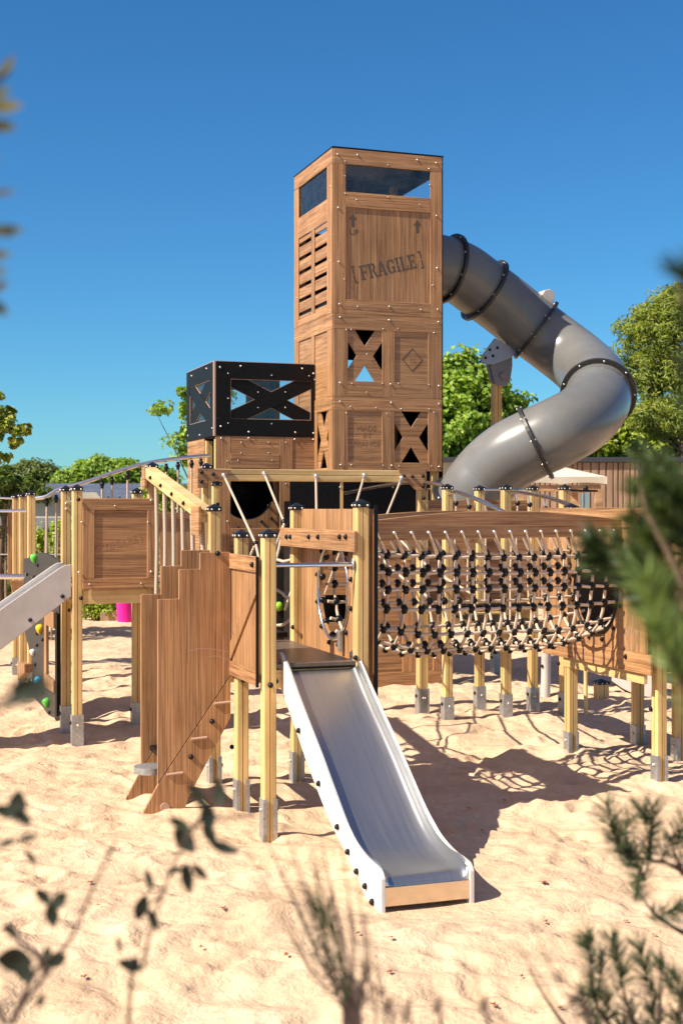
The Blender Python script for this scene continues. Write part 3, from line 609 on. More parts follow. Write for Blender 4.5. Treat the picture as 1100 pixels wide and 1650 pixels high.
# dark bracket foot and stump behind
g_=at(878,1110,17.0)
lp=thing('leaning_steel_leg','short white leaning leg with black bolts behind the rope tunnel','steel leg',(g_.x,g_.y,0),False)
m=MB(); a_=Vector((g_.x,g_.y,-.1)); m.tube([a_,a_+Vector((.02,0,1.15))],.06,12); m.build('tube',LGR,lp)
bolt(lp,(g_.x-.05,g_.y-.04,.35),(-.5,-.8,0)); bolt(lp,(g_.x-.05,g_.y-.04,.75),(-.5,-.8,0))
g_=at(968,1122,16.6); sp=thing('post_stump','short pale post stump with black cap half buried in sand','post stump',toS((g_.x,g_.y,0)))
q_=toS((g_.x,g_.y,0)); post(sp,q_.x,q_.y,.21,foot=None,hw=.07)
g_=at(943,1155,15.1); st=thing('wooden_pole','thin round wooden pole standing in the sand under the right platform','pole',(g_.x,g_.y,0),False)
m=MB(); m.tube([(g_.x,g_.y,-.1),(g_.x,g_.y,1.3)],.022,10); m.build('pole',PV,st); m=MB(); m.ball((g_.x,g_.y,1.3),.024); m.build('pole_cap',BLP,st)
g0=at(985,1108,17.3); g1=at(1060,1122,17.0)
sl_=thing('grey_board_panel','smooth pale grey board standing on the sand behind the right platform','panel',((g0.x+g1.x)/2,(g0.y+g1.y)/2,0),False)
m=MB(); n_=Vector((g1.y-g0.y,-(g1.x-g0.x),0)).normalized()*.02
def vert(p,z): return Vector((p.x,p.y,z))
c3=[(0,.12),(.02,.60),(1.,.62),(1.,-.08),(.6,-.05),(.25,.03)]
pp=[Vector((g0.x+(g1.x-g0.x)*t,g0.y+(g1.y-g0.y)*t,z)) for t,z in c3]
m.prism([p+n_ for p in pp],[p-n_ for p in pp]); m.build('board',LGR,sl_,.01); m=MB(); m.prism([p-n_*1.05+Vector((0,0,-.03)) for p in pp],[p-n_*2-Vector((0,0,.03)) for p in pp]); m.build('edge_strip',DBR,sl_)

# ================================================================ rope gantry
gy=thing('rope_gantry','pale overhead beam on two tall posts with slanting climbing ropes hanging from it','climbing frame',(1.9,4.93,0))
post(gy,.72,4.93,2.77); 
post(gy,.86,5.06,2.59,foot=None)
post(gy,3.2,4.93,2.72,foot='full')
m=MB(); 
for (z0,z1) in ((2.60,2.667),(2.670,2.73)): m.box(.66,3.24,4.93-.05,4.93+.04,z0,z1)
m.build('beam',PH,gy,.006,2)
m=MB(); m.box(.66,3.24,4.93-.046,4.93+.036,2.664,2.673); m.build('beam_groove',DBR,gy)
FG=Face('v',4.93-.05)
m=MB(); q=lambda x,y:FG.px(x,y)
FG.poly(m,[q(318,755),q(370,757),q(362,772),q(334,774),q(333,786),q(318,786)],.001,.02); m.build('corner_plate',WH,gy,.002)
m=MB(); FG.poly(m,[q(641,757),q(685,757),q(685,790),q(668,789),q(655,776),q(645,772)],.001,.02); m.build('corner_plate',WH,gy,.002)
fbolts(gy,FG,[(324,761),(343,764),(324,776),(649,767),(663,768),(680,767),(680,784)],.02,BB)
bolt(gy,(.86,5.0,2.35),(0,-1,0)); bolt(gy,(3.2,4.87,2.42),(0,-1,0)); bolt(gy,(3.2,4.87,2.05),(0,-1,0))
def rp(pts,r=.0125,parent=None,name='rope'): m=MB(); m.tube(catmull(pts,5),r,8); return m.build(name,ROPE,parent)
ropes=[((360,766),(412,876),2.75),((425,763),(458,842),3.3),((508,767),(510,832),3.9),((586,766),(566,838),3.9),((646,770),(618,842),4.2)]
for (x0,y0),(x1,y1),vv in ropes:
    a_=FG.px(x0,y0); p0=Vector((a_[0],4.93-.07,a_[1])); b_=onV(x1,y1,vv); p1=Vector((b_[0],vv,b_[1])); d_=(p1-p0).normalized()
    m=MB(); m.ball(p0,.026); m.tube([p0,p0+d_*.13],.018,8); m.build('rope_fitting',BOLT,gy)
    rp([p0+d_*.1,(p0+p1)/2,p1],.013,gy); m=MB(); m.ball(p1,.038 if x0==425 else .028); m.build('rope_knot',BLP,gy)
    q1=Vector((min(max(p1.x,.1),.6) if x0<450 else p1.x+.1,2.1,1.7 if x0<450 else 1.5)); rp([p1,(p1+q1)/2+Vector((0,0,-.08)),q1],.013,gy)
    q2=Vector((p1.x-.25,vv+.3,1.25)); rp([p1,(p1+q2)/2,q2],.013,gy)
for k,(x0,y0,x1,y1) in enumerate([(440,902,475,900),(445,950,478,967),(445,1008,478,990),(445,1045,482,1062)]):
    a_=onV(x0,y0,2.3); b_=onV(x1,y1,1.9); e_=Vector((a_[0]-.35,2.6,a_[1]+(.16 if k%2 else -.02)));rp([e_,(a_[0],2.3,a_[1]),((a_[0]+b_[0])/2,2.1,(a_[1]+b_[1])/2-.02),(b_[0],1.9,b_[1])],.014,gy)

# ================================================================ slide platform
sp=thing('slide_platform','small raised deck on pale black-capped posts, the nearest platform, with steel slide in front','play platform',(0,0,0))
for u_,v_,h in ((0,0,2.135),(0,.75,2.12),(.70,0,2.35),(.75,1.75,2.33),(.03,1.75,2.32)): post(sp,u_,v_,h)
bolt(sp,(.19,1.78,.3),(0,-1,0))
m=MB(); m.box(.05,.66,-.02,1.7,1.165,1.195); m.build('deck',M('grey_brown_deck_laminate',(.13,.095,.075),.35,fn=dirty((.135,.10,.078),.25,16)),sp,.005)
for y_ in (0,1.66): m=MB(); m.box(.05,.66,y_,y_+.04,1.02,1.148); m.build('deck_beam',PH,sp,.003)
FDo=Face('u',-.05)
rect(FDo,sp,'door_panel',WV,.03,.88,1.07,1.955,.0,.018)
rect(FDo,sp,'door_rail',WH,.02,.885,1.845,1.96,.019,.036,.003); rect(FDo,sp,'door_rail',WH,.02,.885,1.035,1.14,.019,.036,.003)
m=MB(); FDo.poly(m,[(.03,1.843),(.03,1.70),(.78,1.142),(.87,1.142),(.87,1.21)],.0191,.034); m.build('door_brace',WV,sp,.002)
m=MB(); FDo.poly(m,[(.03,1.72),(.06,1.76),(.835,1.142),(.795,1.142)][::1] if 0 else [(.10,1.68),(.10,1.655),(.80,1.142),(.82,1.142)],.0186,.0196); m.build('brace_gap',DBR,sp)
for k in range(1,7): m=MB(); FDo.box(m,.03+.85*k/7-.002,.03+.85*k/7+.002,1.142,1.843,.0182,.0186); m.build('plank_seam',ETCHB,sp)
bolt(sp,(-.087,.10,1.9),(-1,0,0)); 
m=MB(); m.box(-.089,-.070,-.0,.018,1.03,1.96); m.build('hinge_edge',BLK,sp)
# opening board on the far side of the deck, faces the stairs
FH=Face('u',.80); hc=onU(542,952,.80)
m=MB(); ringplate(m,FH,hc[0],hc[1],.36,-.06,1.72,.92,2.30,-.0,.02,56,.365); m.build('round_opening_board',WV,sp)
m=MB(); FH.box(m,-.075,-.0605,.92,2.33,-.004,.024); m.build('dark_edge',BLK,sp)
m=MB(); n=56; A=[FH.P(hc[0]+.375*math.cos(2*math.pi*k/n),hc[1]+.38*math.sin(2*math.pi*k/n),.03) for k in range(n+1)]; m.tube(A,.013,8,False); m.build('opening_ring',STL,sp)
for k in range(12):
    t=2*math.pi*(k+.5)/12; p=FH.P(hc[0]+.43*math.cos(t),hc[1]+.43*math.sin(t),.02); bolt(sp,p,(-1,0,0))
    m=MB(); p=Vector(FH.P(hc[0]+.37*math.cos(t),hc[1]+.37*math.sin(t),.0)); m.ball(p,.03); m.build('rope_knot',BLP,sp)
FC=Face('v',.18)
FX=Face('v',-.055)
FX=Face('v',1.75-.055); 
aL,zL=FX.px(466,853); 
# cross board over the slide entrance, fixed on the left rear and right front posts
p0=onV(465,856,1.69); p1=onV(570,853,.02)
A0=Vector((p0[0],1.69,p0[1])); A1=Vector((p1[0],.02,p1[1]))
FXb=Face('u',.65)
rect(FXb,sp,'cross_board',WH,-.06,1.84,1.985,2.14,0,.024,.003)
fbolts(sp,FXb,[(467,865),(473,865),(503,865),(518,865),(553,865),(563,865)],.024,BB)
# steel grab bar between the front posts
ba=onV(447,911,-.01); bb=onV(568,909,-.01); m=MB(); m.tube([(ba[0]-.02,-.01,ba[1]),(bb[0],-.01,ba[1])],.017,14); m.build('grab_bar',STL,sp)
m=MB(); m.ball((bb[0]-.0,-.01,ba[1]),.03,12,8,(.25,1,1.6)); m.build('bar_flange',GALV,sp)
bolt(sp,(-.0,-.055,1.05),(0,-1,0)); bolt(sp,(.05,-.0,1.07),(1,0,0)); bolt(sp,(.65,-.04,1.22),(-1,0,0)); bolt(sp,(0,.69,1.0),(0,-1,0)); bolt(sp,(.70,1.68,1.3),(-1,0,0))
m=MB(); m.box(.735,.76,.58,.64,1.2,1.36); m.build('step_bracket',GALV,sp,.003)

# ================================================================ stairs
sr=thing('zigzag_stairs','brown wooden stairs with two zigzag side boards rising to the slide platform','stairs',(-.5,1.1,0))
def sboard(v0,shift,nm):
    F=Face('v',v0)
    top=[(-.078,1.968),(-.308,1.968),(-.313,1.963),(-.313,1.843),(-.471,1.843),(-.476,1.838),(-.476,1.62),(-.632,1.62),(-.637,1.615),(-.637,.235),(-.075,1.03)]
    low=[(-.637,.225),(-.788,-.05),(-.46,-.06),(-.40,.12),(-.075,.705),(-.075,1.02)]
    m=MB(); F.poly(m,[(a+shift,z) for a,z in top],-.015,.015); m.build(nm,WV,sr,.003)
    m=MB(); F.poly(m,[(a+shift,z) for a,z in low],-.015,.015); m.build(nm,WV,sr,.003)
    return F
Ff=sboard(.80,0,'side_board'); Fr=sboard(1.42,-.01,'side_board')
for k,(x,y) in enumerate([(357,1133),(320,1190),(281,1247)]):
    a_,z_=Ff.px(x,y); m=MB(); m.tube([Ff.P(a_-.062,z_,.02),Ff.P(a_+.062,z_+.008,.02)],.011,8); m.build('tread_bar',CORE,sr)
for k,(a_,z_) in enumerate([(-.12,.86),(-.27,.63),(-.42,.40)]):
    m=MB(); m.box(a_-.16,a_+.02,.82,1.40,z_-.02,z_+.02); m.build('tread',BLK,sr,.004)
fbolts(sr,Ff,[(341,1162),(307,1219)],.015,BB); bolt(sr,Ff.P(Ff.px(350,893)[0],1.96,.015),(0,-1,0)); 
m=MB(); a_,z_=Ff.px(265,1300); m.tube([Ff.P(a_,z_,.015),Ff.P(a_,z_,.03)],.035,18); m.build('end_disc',CORE,sr,.002)
m=MB(); q=onV(243,1234,1.1); m.tube([(q[0],1.1,q[1]-.05),(q[0],1.1,q[1])],.13,24); m.build('round_step',GALV,sr,.004)

for (pts_) in ([(305,1048),(322,1045),(345,1046),(368,1050)],[(333,1058),(350,1057),(369,1064)],[(357,985),(362,992),(367,1002)],[(347,1012),(354,1022),(357,1030)]):
    P_s=[Ff.P(*Ff.px(*q),.0152) for q in pts_]; C_s=catmull(P_s,5); m=MB()
    for a_,b_ in zip(C_s[:-1],C_s[1:]): m.add([a_+Vector((0,0,-.0022)),b_+Vector((0,0,-.0022)),b_+Vector((0,0,.0022)),a_+Vector((0,0,.0022))],[(0,1,2,3)])
    m.build('scuff_mark',CORE,sr)

# ================================================================ steel slide
sd_=thing('steel_slide','stainless steel slide with white sides and brown end lip, running down onto the near sand','slide',(.39,-1,0))
topp=[(.10,1.262),(.02,1.245),(-.30,1.03),(-.78,.725),(-1.22,.425),(-1.40,.325),(-1.54,.265),(-1.72,.225),(-1.90,.212),(-1.97,.20),(-2.005,.165)]
botp=[(-2.005,-.06),(-1.90,-.10),(-1.76,-.02),(-1.55,.09),(-1.30,.195),(-.99,.34),(-.55,.61),(-.31,.78),(.05,1.02),(.10,1.06)]
ctop=[tuple(x) for x in [(p.x,p.y) for p in catmull([(a,z,0) for a,z in topp],4)]]; cbot=[(p.x,p.y) for p in catmull([(a,z,0) for a,z in botp],4)]
for u_ in (.115,.675):
    m=MB(); m.prism([(u_-.013,a,z) for a,z in ctop+cbot],[(u_+.013,a,z) for a,z in ctop+cbot]); m.build('side_plate',WHT,sd_,.006,2)
prof=[]
fl=[(.12,1.16),(.02,1.15),(-.30,.93),(-.78,.625),(-1.22,.325),(-1.40,.225),(-1.54,.175),(-1.72,.145),(-1.90,.15),(-1.955,.135),(-1.98,.11)]
cfl=catmull([(0,a,z) for a,z in fl],6); vs=[]; cols=[]
for i,p in enumerate(cfl):
    t=(cfl[min(i+1,len(cfl)-1)]-cfl[max(i-1,0)]).normalized(); nn=Vector((0,-t.z,t.y)); nn=nn if nn.z>0 else -nn
    row=[]; hh=.085*min(1,(len(cfl)-1-i)/14+.0); rr=.05
    U_=[(.130,hh+.0)]+[(.130,rr+.0)] if 0 else [(.130,max(hh,.004))]
    for k in range(0,7):
        q=math.pi/2*k/6; U_.append((.130+rr*(1-math.cos(q)),min(hh,rr*(1-math.sin(q)))))
    U_+=[(.79-x,y) for x,y in U_[::-1]]
    cols.append([Vector((x,p.y,p.z))+nn*y for x,y in U_])
nu=len(cols[0]); m=MB(); m.add([p for r_ in cols for p in r_],[(i*nu+k,i*nu+k+1,(i+1)*nu+k+1,(i+1)*nu+k) for i in range(len(cols)-1) for k in range(nu-1)],True)
ch=m.build('chute',CHUTE,sd_); so_=ch.modifiers.new('solid','SOLIDIFY'); so_.thickness=.004; so_.offset=-1
m=MB(); m.box(.13,.66,-1.994,-1.981,-.0,.112); m.build('end_lip',M('lip_steel',(.72,.60,.48),.2,1.,fn=lambda n,b: n.links.new(ramp(n,noise(n,tc(n,(3,3,60)),1.,4),[(.3,(.16,)*3),(.7,(.3,)*3)]),b.inputs['Roughness'])),sd_,.003)
for (a,z) in ((-.42,.78),(-.86,.50),(-1.24,.30),(-1.44,.19),(-1.60,.11),(-1.75,.06),(-1.87,-.0)): bolt(sd_,(.10,a,z+.0),(-1,0,0)); bolt(sd_,(.69,a,z),(1,0,0))

# ================================================================ rope net tunnel
nt_=thing('rope_net_tunnel','rope net tunnel with black ball knots slung under an arched brown plank','rope tunnel',(2.1,1.1,0))
def tun(s,t):   # s 0..1 along, t 0..1 around the U from front top over the bottom to rear top
    ax=Vector((.84,.80,1.62)).lerp(Vector((3.46,1.36,1.58)),s); bel=math.sin(math.pi*min(max(s,0),1))
    ry=.39+.05*bel; rz=.31+.16*min(1,bel*1.5); ang=math.pi*(1+t)
    zt=.36-.03*bel; 
    if t<.22: return ax+Vector((0,-ry,zt*(1-t/.22)-0.02))+Vector((0,-.03*math.sin(math.pi*t/.22),0))
    if t>.78: return ax+Vector((0,ry,zt*((t-.78)/.22)-0.02))+Vector((0,.03,0))
    q=math.pi*(t-.22)/.56; return ax+Vector((0,-ry*math.cos(q),-rz*math.sin(q)-.02))
NC,NR=17,13
m=MB()
for r_ in range(NR):
    t=r_/(NR-1); m.tube([tun(s/32,t)+Vector((0,0,-.008*math.sin(math.pi*((s/2)%1)))) for s in range(33)],.0145,6)
for c_ in range(NC):
    s=(c_+.5)/NC; m.tube([tun(s,t/28) for t in range(29)],.013,6)
m.build('rope_net',NROPE,nt_)
km=MB(); km.ball((0,0,0),.0325,12,8); km.tube([(0,0,-.037),(0,0,.037)],.02,8); ko=km.build('rope_knot',BLP); kme=ko.data; bpy.data.objects.remove(ko)
KN=[]
for c_ in range(NC):
    for r_ in range(NR):
        p=tun((c_+.5)/NC,r_/(NR-1)); KN.append((r_,c_,p))
front=[k for k in KN if k[0] in (0,1,2,3,4,5) and k[2].x>.8][:102]; fs_={(k[0],k[1]) for k in front[:100]}
rest=MB()
for r_,c_,p in KN:
    if (r_,c_) in fs_:
        o=bpy.data.objects.new('rope_knot',kme); COL.objects.link(o); o.parent=nt_; o.location=p-Vector(ORG[nt_][0]); o.rotation_euler=(random.uniform(-.3,.3),random.uniform(-.3,.3),random.uniform(0,3))
    else: rest.ball(p,.0325,10,6); rest.tube([p-Vector((0,0,.033)),p+Vector((0,0,.033))],.018,6)
tag(rest.build('rope_knots',BLP,nt_),None,None,kind='stuff')
# arched planks the net hangs from
def plank(off,nm):
    a=Vector((.80,.80+off,0)); b=Vector((3.44,1.36+off,0)); m=MB(); n=24; top=[];bot=[]
    for k in range(n+1):
        s=k/n; p=a.lerp(b,s); top.append(p+Vector((0,0,2.20+.085*math.sin(math.pi*s)))); bot.append(p+Vector((0,0,2.055+.015*s)))
    L=top+bot[::-1]; nn=(b-a).cross(Vector((0,0,1))).normalized()*.018
    m.prism([p+nn for p in L],[p-nn for p in L]); return m.build(nm,WH,nt_,.004),nn
pl,nn=plank(-.47,'front_plank'); plank(.47,'rear_plank')
for c_ in range(NC):
    s=(c_+.5)/NC; 
    for sgn in (-1,1):
        e=Vector((.80,.80+sgn*.47,0)).lerp(Vector((3.44,1.36+sgn*.47,0)),max(0,s-.035)); e.z=2.115; e+=nn*(1.7 if nn.y<0 else -1.7)
        kp=tun(s,0 if sgn<0 else 1)
        m=MB(); m.ball(e,.017,10,6); d_=(kp-e).normalized(); m.tube([e,e+d_*.075],.012,6); m.build('eye_fitting',BOLT,nt_)
        m=MB(); m.tube([e+d_*.06,kp],.014,7); m.build('hanger_rope',NROPE,nt_)

# ================================================================ right platform
rpf=thing('tunnel_end_platform','platform at right end of rope tunnel, sunny board with round opening and diamond mark','play platform',(3.6,1.3,0))
P1=Vector((3.45,1.90,0)); P2=Vector((3.56,.58,0))
for u_,v_,h in ((3.45,1.90,2.33),(3.56,.58,2.3),(4.24,2.04,2.3),(4.22,1.31,2.3)): post(rpf,u_,v_,h)
FRp=Face('u',3.39)
rc=(1.30,1.585)
m=MB(); ringplate(m,FRp,rc[0],rc[1],.37,.48,2.30,1.10,2.13,0,.02,56,.385); m.build('round_opening_board',WV,rpf,.0)
rect(FRp,rpf,'top_board',WH,.40,2.36,2.14,2.31,.004,.026,.003); rect(FRp,rpf,'bottom_board',WH,.40,2.30,.93,1.098,.004,.026,.003)
m=MB(); n=56; A=[FRp.P(rc[0]+.375*math.cos(2*math.pi*k/n),rc[1]+.39*math.sin(2*math.pi*k/n),.03) for k in range(n+1)]; m.tube(A,.011,8,False); m.build('opening_ring',BLP,rpf)
for k in range(12):
    t=2*math.pi*(k+.5)/12; bolt(rpf,FRp.P(rc[0]+.43*math.cos(t),rc[1]+.44*math.sin(t),.02),(-1,0,0))
m=MB(); m.box(3.44,4.25,.62,2.1,.92,.97); m.build('deck',BLK,rpf,.004); m=MB(); m.box(3.395,3.43,.55,1.95,.84,.93); m.build('deck_beam',PH,rpf,.003)
c_=FRp.px(1020,1018); diamond(rpf,FRp,c_[0],c_[1],.115,.20,.12,ETCHC,.021)
text(rpf,'76',FRp,c_[0],c_[1],.11,0,.021,ETCHC)
c_=FRp.px(926,894); text(rpf,'UP',FRp,c_[0],c_[1],.11,0,.021,ETCHC); c_=FRp.px(922,988); diamond(rpf,FRp,c_[0],c_[1],.07,.09,.15,ETCHC,.021)
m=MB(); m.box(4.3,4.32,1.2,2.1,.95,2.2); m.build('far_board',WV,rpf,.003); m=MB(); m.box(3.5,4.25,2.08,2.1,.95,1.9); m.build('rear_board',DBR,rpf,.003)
bolt(rpf,(3.38,2.0,.86),(-1,0,0)); bolt(rpf,(3.51,.62,.62),(-1,0,0)); bolt(rpf,(3.46,1.8,.86),(0,-1,0)); bolt(rpf,FRp.P(FRp.px(1012,1040)[0],1.05,.026),(-1,0,0))
m=MB(); m.box(3.33,3.36,.93,1.0,2.07,2.13); m.build('plank_bracket',GALV,rpf,.004)

# ================================================================ left platform
lpf=thing('left_crate_platform','raised platform on four pale posts with a framed brown board engraved with slanting words','play platform',(-.4,4.5,0))
for u_,v_,h in ((-.75,4.24,2.52),(-.77,4.90,2.52),(-.03,4.93,2.50),(0,4.24,2.75)): post(lpf,u_,v_,h,foot='full')
FLp=Face('v',4.24-HW-.003)
x0,x1,z0,z1=-.705,.05,1.50,2.405
rect(FLp,lpf,'panel',WH,x0+.05,x1-.05,z0+.05,z1-.05,0,.008)
rect(FLp,lpf,'rail',WH,x0,x1,z1-.115,z1,.0005,.024,.003); rect(FLp,lpf,'rail',WH,x0,x1,z0,z0+.115,.0005,.024,.003)
rect(FLp,lpf,'stile',WV,x0,x0+.115,z0+.116,z1-.116,.0005,.024,.003); rect(FLp,lpf,'stile',WV,x1-.115,x1,z0+.116,z1-.116,.0005,.024,.003)
fbolts(lpf,FLp,[(126,805),(243,806),(127,922),(243,921)],.024,BS); bolt(lpf,FLp.P(FLp.px(126,805)[0]+.0,FLp.px(126,805)[1],.03),(0,-1,0),BB)
fbolts(lpf,FLp,[(185,815),(131,841),(238,841),(144,941),(227,940)],.024,BT,name='small_screw')
c_=FLp.px(187,877); stencil(lpf,'[ WITH CARE ]',FLp,c_[0],c_[1],.075,R(15),.0085,ETCHB,.78)
m=MB(); m.box(-.70,.0,4.28,4.90,1.45,1.495); m.build('deck',BLK,lpf,.003)
for q_ in ((-.70,-.05,4.205,4.245,1.36,1.497),(-.80,-.745,4.29,4.86,1.37,1.497),(-.02,.02,4.29,4.88,1.37,1.497)): m=MB(); m.box(*q_); m.build('deck_beam',PH,lpf,.003)
bolt(lpf,(-.72,4.18,1.42),(0,-1,0)); bolt(lpf,(.02,4.18,1.44),(0,-1,0)); bolt(lpf,(-.82,4.24,1.30),(-1,0,0))
fbolts(lpf,Face('v',4.85),[(107,811),(107,820)],0.0,BS); m=MB(); m.tube([(-.77,4.84,2.38),(-.75,4.3,2.38)],.014,8); m.build('rail',STL,lpf)
# rope side of the bridge between left platform and slide platform
rs=thing('rope_side_bridge','pale beam sloping down to the right with twisted ropes hanging beneath it','rope bridge',(0,3,0))
a0,b0=Vector((-.02,4.20,2.665)),Vector((.0,1.80,2.24))
for k,(zz0,zz1) in enumerate(((-.055,-.001),(.001,.055))):
    m=MB(); L=[]
    for p in (a0,b0):
        L.append([p+Vector((-.07,0,zz0)),p+Vector((.05,0,zz0)),p+Vector((.05,0,zz1)),p+Vector((-.07,0,zz1))])
    m.prism(L[0],L[1]); m.build('beam',PH,rs,.006)
m=MB(); m.box(-.10,-.075,4.13,4.29,2.50,2.72); m.build('end_plate',WH,rs,.002)
m=MB(); m.box(-.10,-.075,1.76,2.05,2.08,2.32); m.build('end_plate',WH,rs,.002)
for k in range(5):
    p=a0.lerp(b0,.14+.2*k); bolt(rs,p+Vector((-.07,0,0)),(-1,0,0)); 
for k in range(6):
    p=a0.lerp(b0,.10+.16*k)+Vector((0,0,-.05)); q=Vector((p.x,p.y,1.38-.03*k)); rp([p,(p+q)/2+Vector((.01,0,0)),q],.02,rs)
for k in range(6):
    p=Vector((.8,4.6,2.4)).lerp(Vector((.75,1.85,2.2)),.1+.16*k); 
m=MB(); m.box(.06,.70,1.85,4.2,1.2,1.24); m.build('bridge_deck',BLK,rs,.003)
# slotted board behind it
sb=thing('slotted_board_fence','dark brown upright boards with narrow slots between them beside the low turret','play panel',(.0,6.4,0))
FS=Face('v',6.4); q0,zt=FS.px(250,826); q1=FS.px(312,826)[0]; zb=FS.px(280,955)[1]
sl=[q0,FS.px(251,0)[0],FS.px(258,0)[0],FS.px(278,0)[0],FS.px(284,0)[0],q1]
rect(FS,sb,'top_rail',WH,q0-.1,q1,zt-.07,zt,.001,.03); rect(FS,sb,'bottom_rail',WH,q0-.1,q1,zb-.03,zb+.06,.001,.03)
rect(FS,sb,'board',WV,q0-.1,sl[1],zb,zt-.01,-.02,0); rect(FS,sb,'board',WV,sl[2],sl[3],zb,zt-.01,-.02,0); rect(FS,sb,'board',WV,sl[4],q1,zb,zt-.01,-.02,0)
m=MB(); FS.box(m,q0-.1,q1,zb-.08,zb-.03,-.5,.05); m.build('deck',BLK,sb)
for u_ in (q0-.05,q1-.05): post(sb,u_,6.5,zt,foot='full',name='post')

# ================================================================ left slide
ls=thing('grey_side_slide','slide with wide pale grey side plate running down out of the left edge','slide',(-1.8,4.3,0))
def lsp(v0,nm,d=.0):
    F=Face('v',v0); T=[F.px(113,909),F.px(104,910),F.px(94,914),F.px(0,979)]; B=[F.px(0,1045),F.px(113,955+6)]
    T=[onV(x,y,4.30) for x,y in ((113,909),(103,910),(94,915),(0,981))]; B=[onV(0,1046,4.30),onV(113,960,4.30)]
    k=(T[3][1]-T[2][1])/(T[3][0]-T[2][0]); e=T[3][0]-1.1
    P=T[:3]+[T[3],(e,T[3][1]+k*(e-T[3][0])),(e-.25,T[3][1]+k*(e-T[3][0])-.05),(e-.6,.25),(e-.6,-.05),(e-.3,-.05),(e,B[0][1]+k*(e-T[3][0])),B[0],B[1]]
    m=MB(); F.poly(m,P,-.013,.013); m.build(nm,LGR,ls,.005); return P
P_=lsp(4.22,'side_plate'); lsp(4.80,'side_plate')
m=MB(); T=[(a,z-.05) for a,z in P_[1:7]]; L0=[(a,4.24,z) for a,z in T]+[(a,4.24,z-.01) for a,z in T[::-1]]; L1=[(a,4.78,z) for a,z in T]+[(a,4.78,z-.01) for a,z in T[::-1]]; m.prism(L0,L1); m.build('chute',CHUTE,ls)
FLs=Face('v',4.207); fbolts(ls,FLs,[(101,961),(49,999)],0.0,BB)
m=MB(); m.box(P_[4][0]-.03,P_[4][0]+.03,4.4,4.6,-.1,.5); m.build('support_foot',GALV,ls)

# ================================================================ climbing wall
cw0=toS(at(100,1179,14.25)); cw1=toS(at(40,1150,15.9)); dv=(cw1-cw0); dv.z=0; Lc=dv.length; dv.normalize(); nv=Vector((dv.y,-dv.x,0)); nv=nv if nv.y<0 else -nv
cw=thing('climbing_wall','dark grey climbing board with green, yellow, white and blue holds left of the posts','climbing wall',(cw0.x,cw0.y,0))
def cwp(px_,py_):
    # point of the wall plane seen at a pixel
    a=(px_-550)/FPX; best=None
    for k in range(401):
        s=-.3+k/400*(Lc+.6); p=cw0+dv*s; wq=W(p.x,p.y); e=abs(wq.x/wq.y-a)
        if best is None or e<best[0]: best=(e,s,CAMH-(py_-820)/FPX*wq.y)
    return best[1],best[2]
def cwm(m,pts,d0,d1):
    L=[cwp(*q) for q in pts]; return m.prism([cw0+dv*s+Vector((0,0,z))+nv*d0 for s,z in L],[cw0+dv*s+Vector((0,0,z))+nv*d1 for s,z in L])
m=MB(); cwm(m,[(98,899),(90,896),(82,890),(72,887),(62,887),(53,891),(46,896),(41,896),(41,1010),(54,1060),(55,1118),(70,1134),(80,1148),(88,1152),(98,1149),(98,1110),(77,1100),(77,985),(98,985)],-.015,.015); m.build('board',DGR,cw,.004)
m=MB(); cwm(m,[(79,981),(94,982),(94,1009),(82,1003),(82,1083),(94,1093),(94,1112),(78,1102)],.02,.05); m.build('opening_frame',WV,cw,.003)
m=MB(); cwm(m,[(95,985),(98,985),(98,1150),(95,1150)],-.03,.04); m.build('edge_strip',BLK,cw)
m=MB(); cwm(m,[(42,1062),(54,1066),(54,1080),(43,1092)],.02,.10); m.build('wedge_block',WV,cw,.003)
for (x,y,c,nm,r) in ((60,895,(.12,.55,.06),'bright_green',.05),(69,1009,(.85,.52,.01),'yellow',.05),(57,1047,(.7,.7,.68),'white',.035),(66,1093,(.02,.42,.75),'blue',.05),(80,1127,(.12,.55,.06),'bright_green',.05),(50,1098,(.85,.52,.01),'yellow',.035)):
    s,z=cwp(x,y); p=cw0+dv*s+Vector((0,0,z))+nv*.03
    if nm not in HOLD: HOLD[nm]=M(nm+'_hold_plastic',c,.35)
    m=MB(); m.ball((0,0,0),r,9,6); m.v=[(a*1.0,b*.8,c_*(1.0 if c_>0 else 1.25)) for a,b,c_ in m.v]; m.v=[(a*(1 if c_>0 else .75)+random.uniform(-.1,.1)*r,b,c_+random.uniform(-.1,.1)*r) for a,b,c_ in m.v]; m.v=[tuple(Vector(v)+p) for v in m.v]; m.build('climbing_hold',HOLD[nm],cw)
for (x,y) in ((64,907),(58,926),(63,1017),(72,1027),(63,1036),(60,1067),(72,1112),(83,1144),(47,922)):
    s,z=cwp(x,y); bolt(cw,cw0+dv*s+Vector((0,0,z))+nv*.015,nv)

# ================================================================ far left platform and its arched rail
fl_=thing('far_left_posts','cluster of three pale capped posts with steel bars near the left edge','play platform',(-.8,9.1,0))
for (x,top,Z) in ((51,793,17.0),(37.5,796,17.9),(26.5,798,18.7)):
    g_=at(x,top,Z); q_=toS(g_); post(fl_,q_.x,q_.y,g_.z,foot='full')
def wr(parent,pts,r,name='rail',mat=STL): m=MB(); m.tube(catmull([w3(*p) for p in pts],6),r,10); return m.build(name,mat,parent)
wr(fl_,[(-30,823,16.9),(42,823,16.95)],.02); wr(fl_,[(-30,929,16.9),(0,929,16.9),(43,929,16.95)],.035,'lower_bar')
wr(fl_,[(-30,801,18.2),(20,803,18.2)],.014)
q_=w3(22,960,17.3); Fq=Face('v',q_.y); m=MB(); pxpoly(Fq,m,[(16,935),(40,935),(40,957),(22,962)],-.02,.02); m.build('gusset_board',WH,fl_,.003)
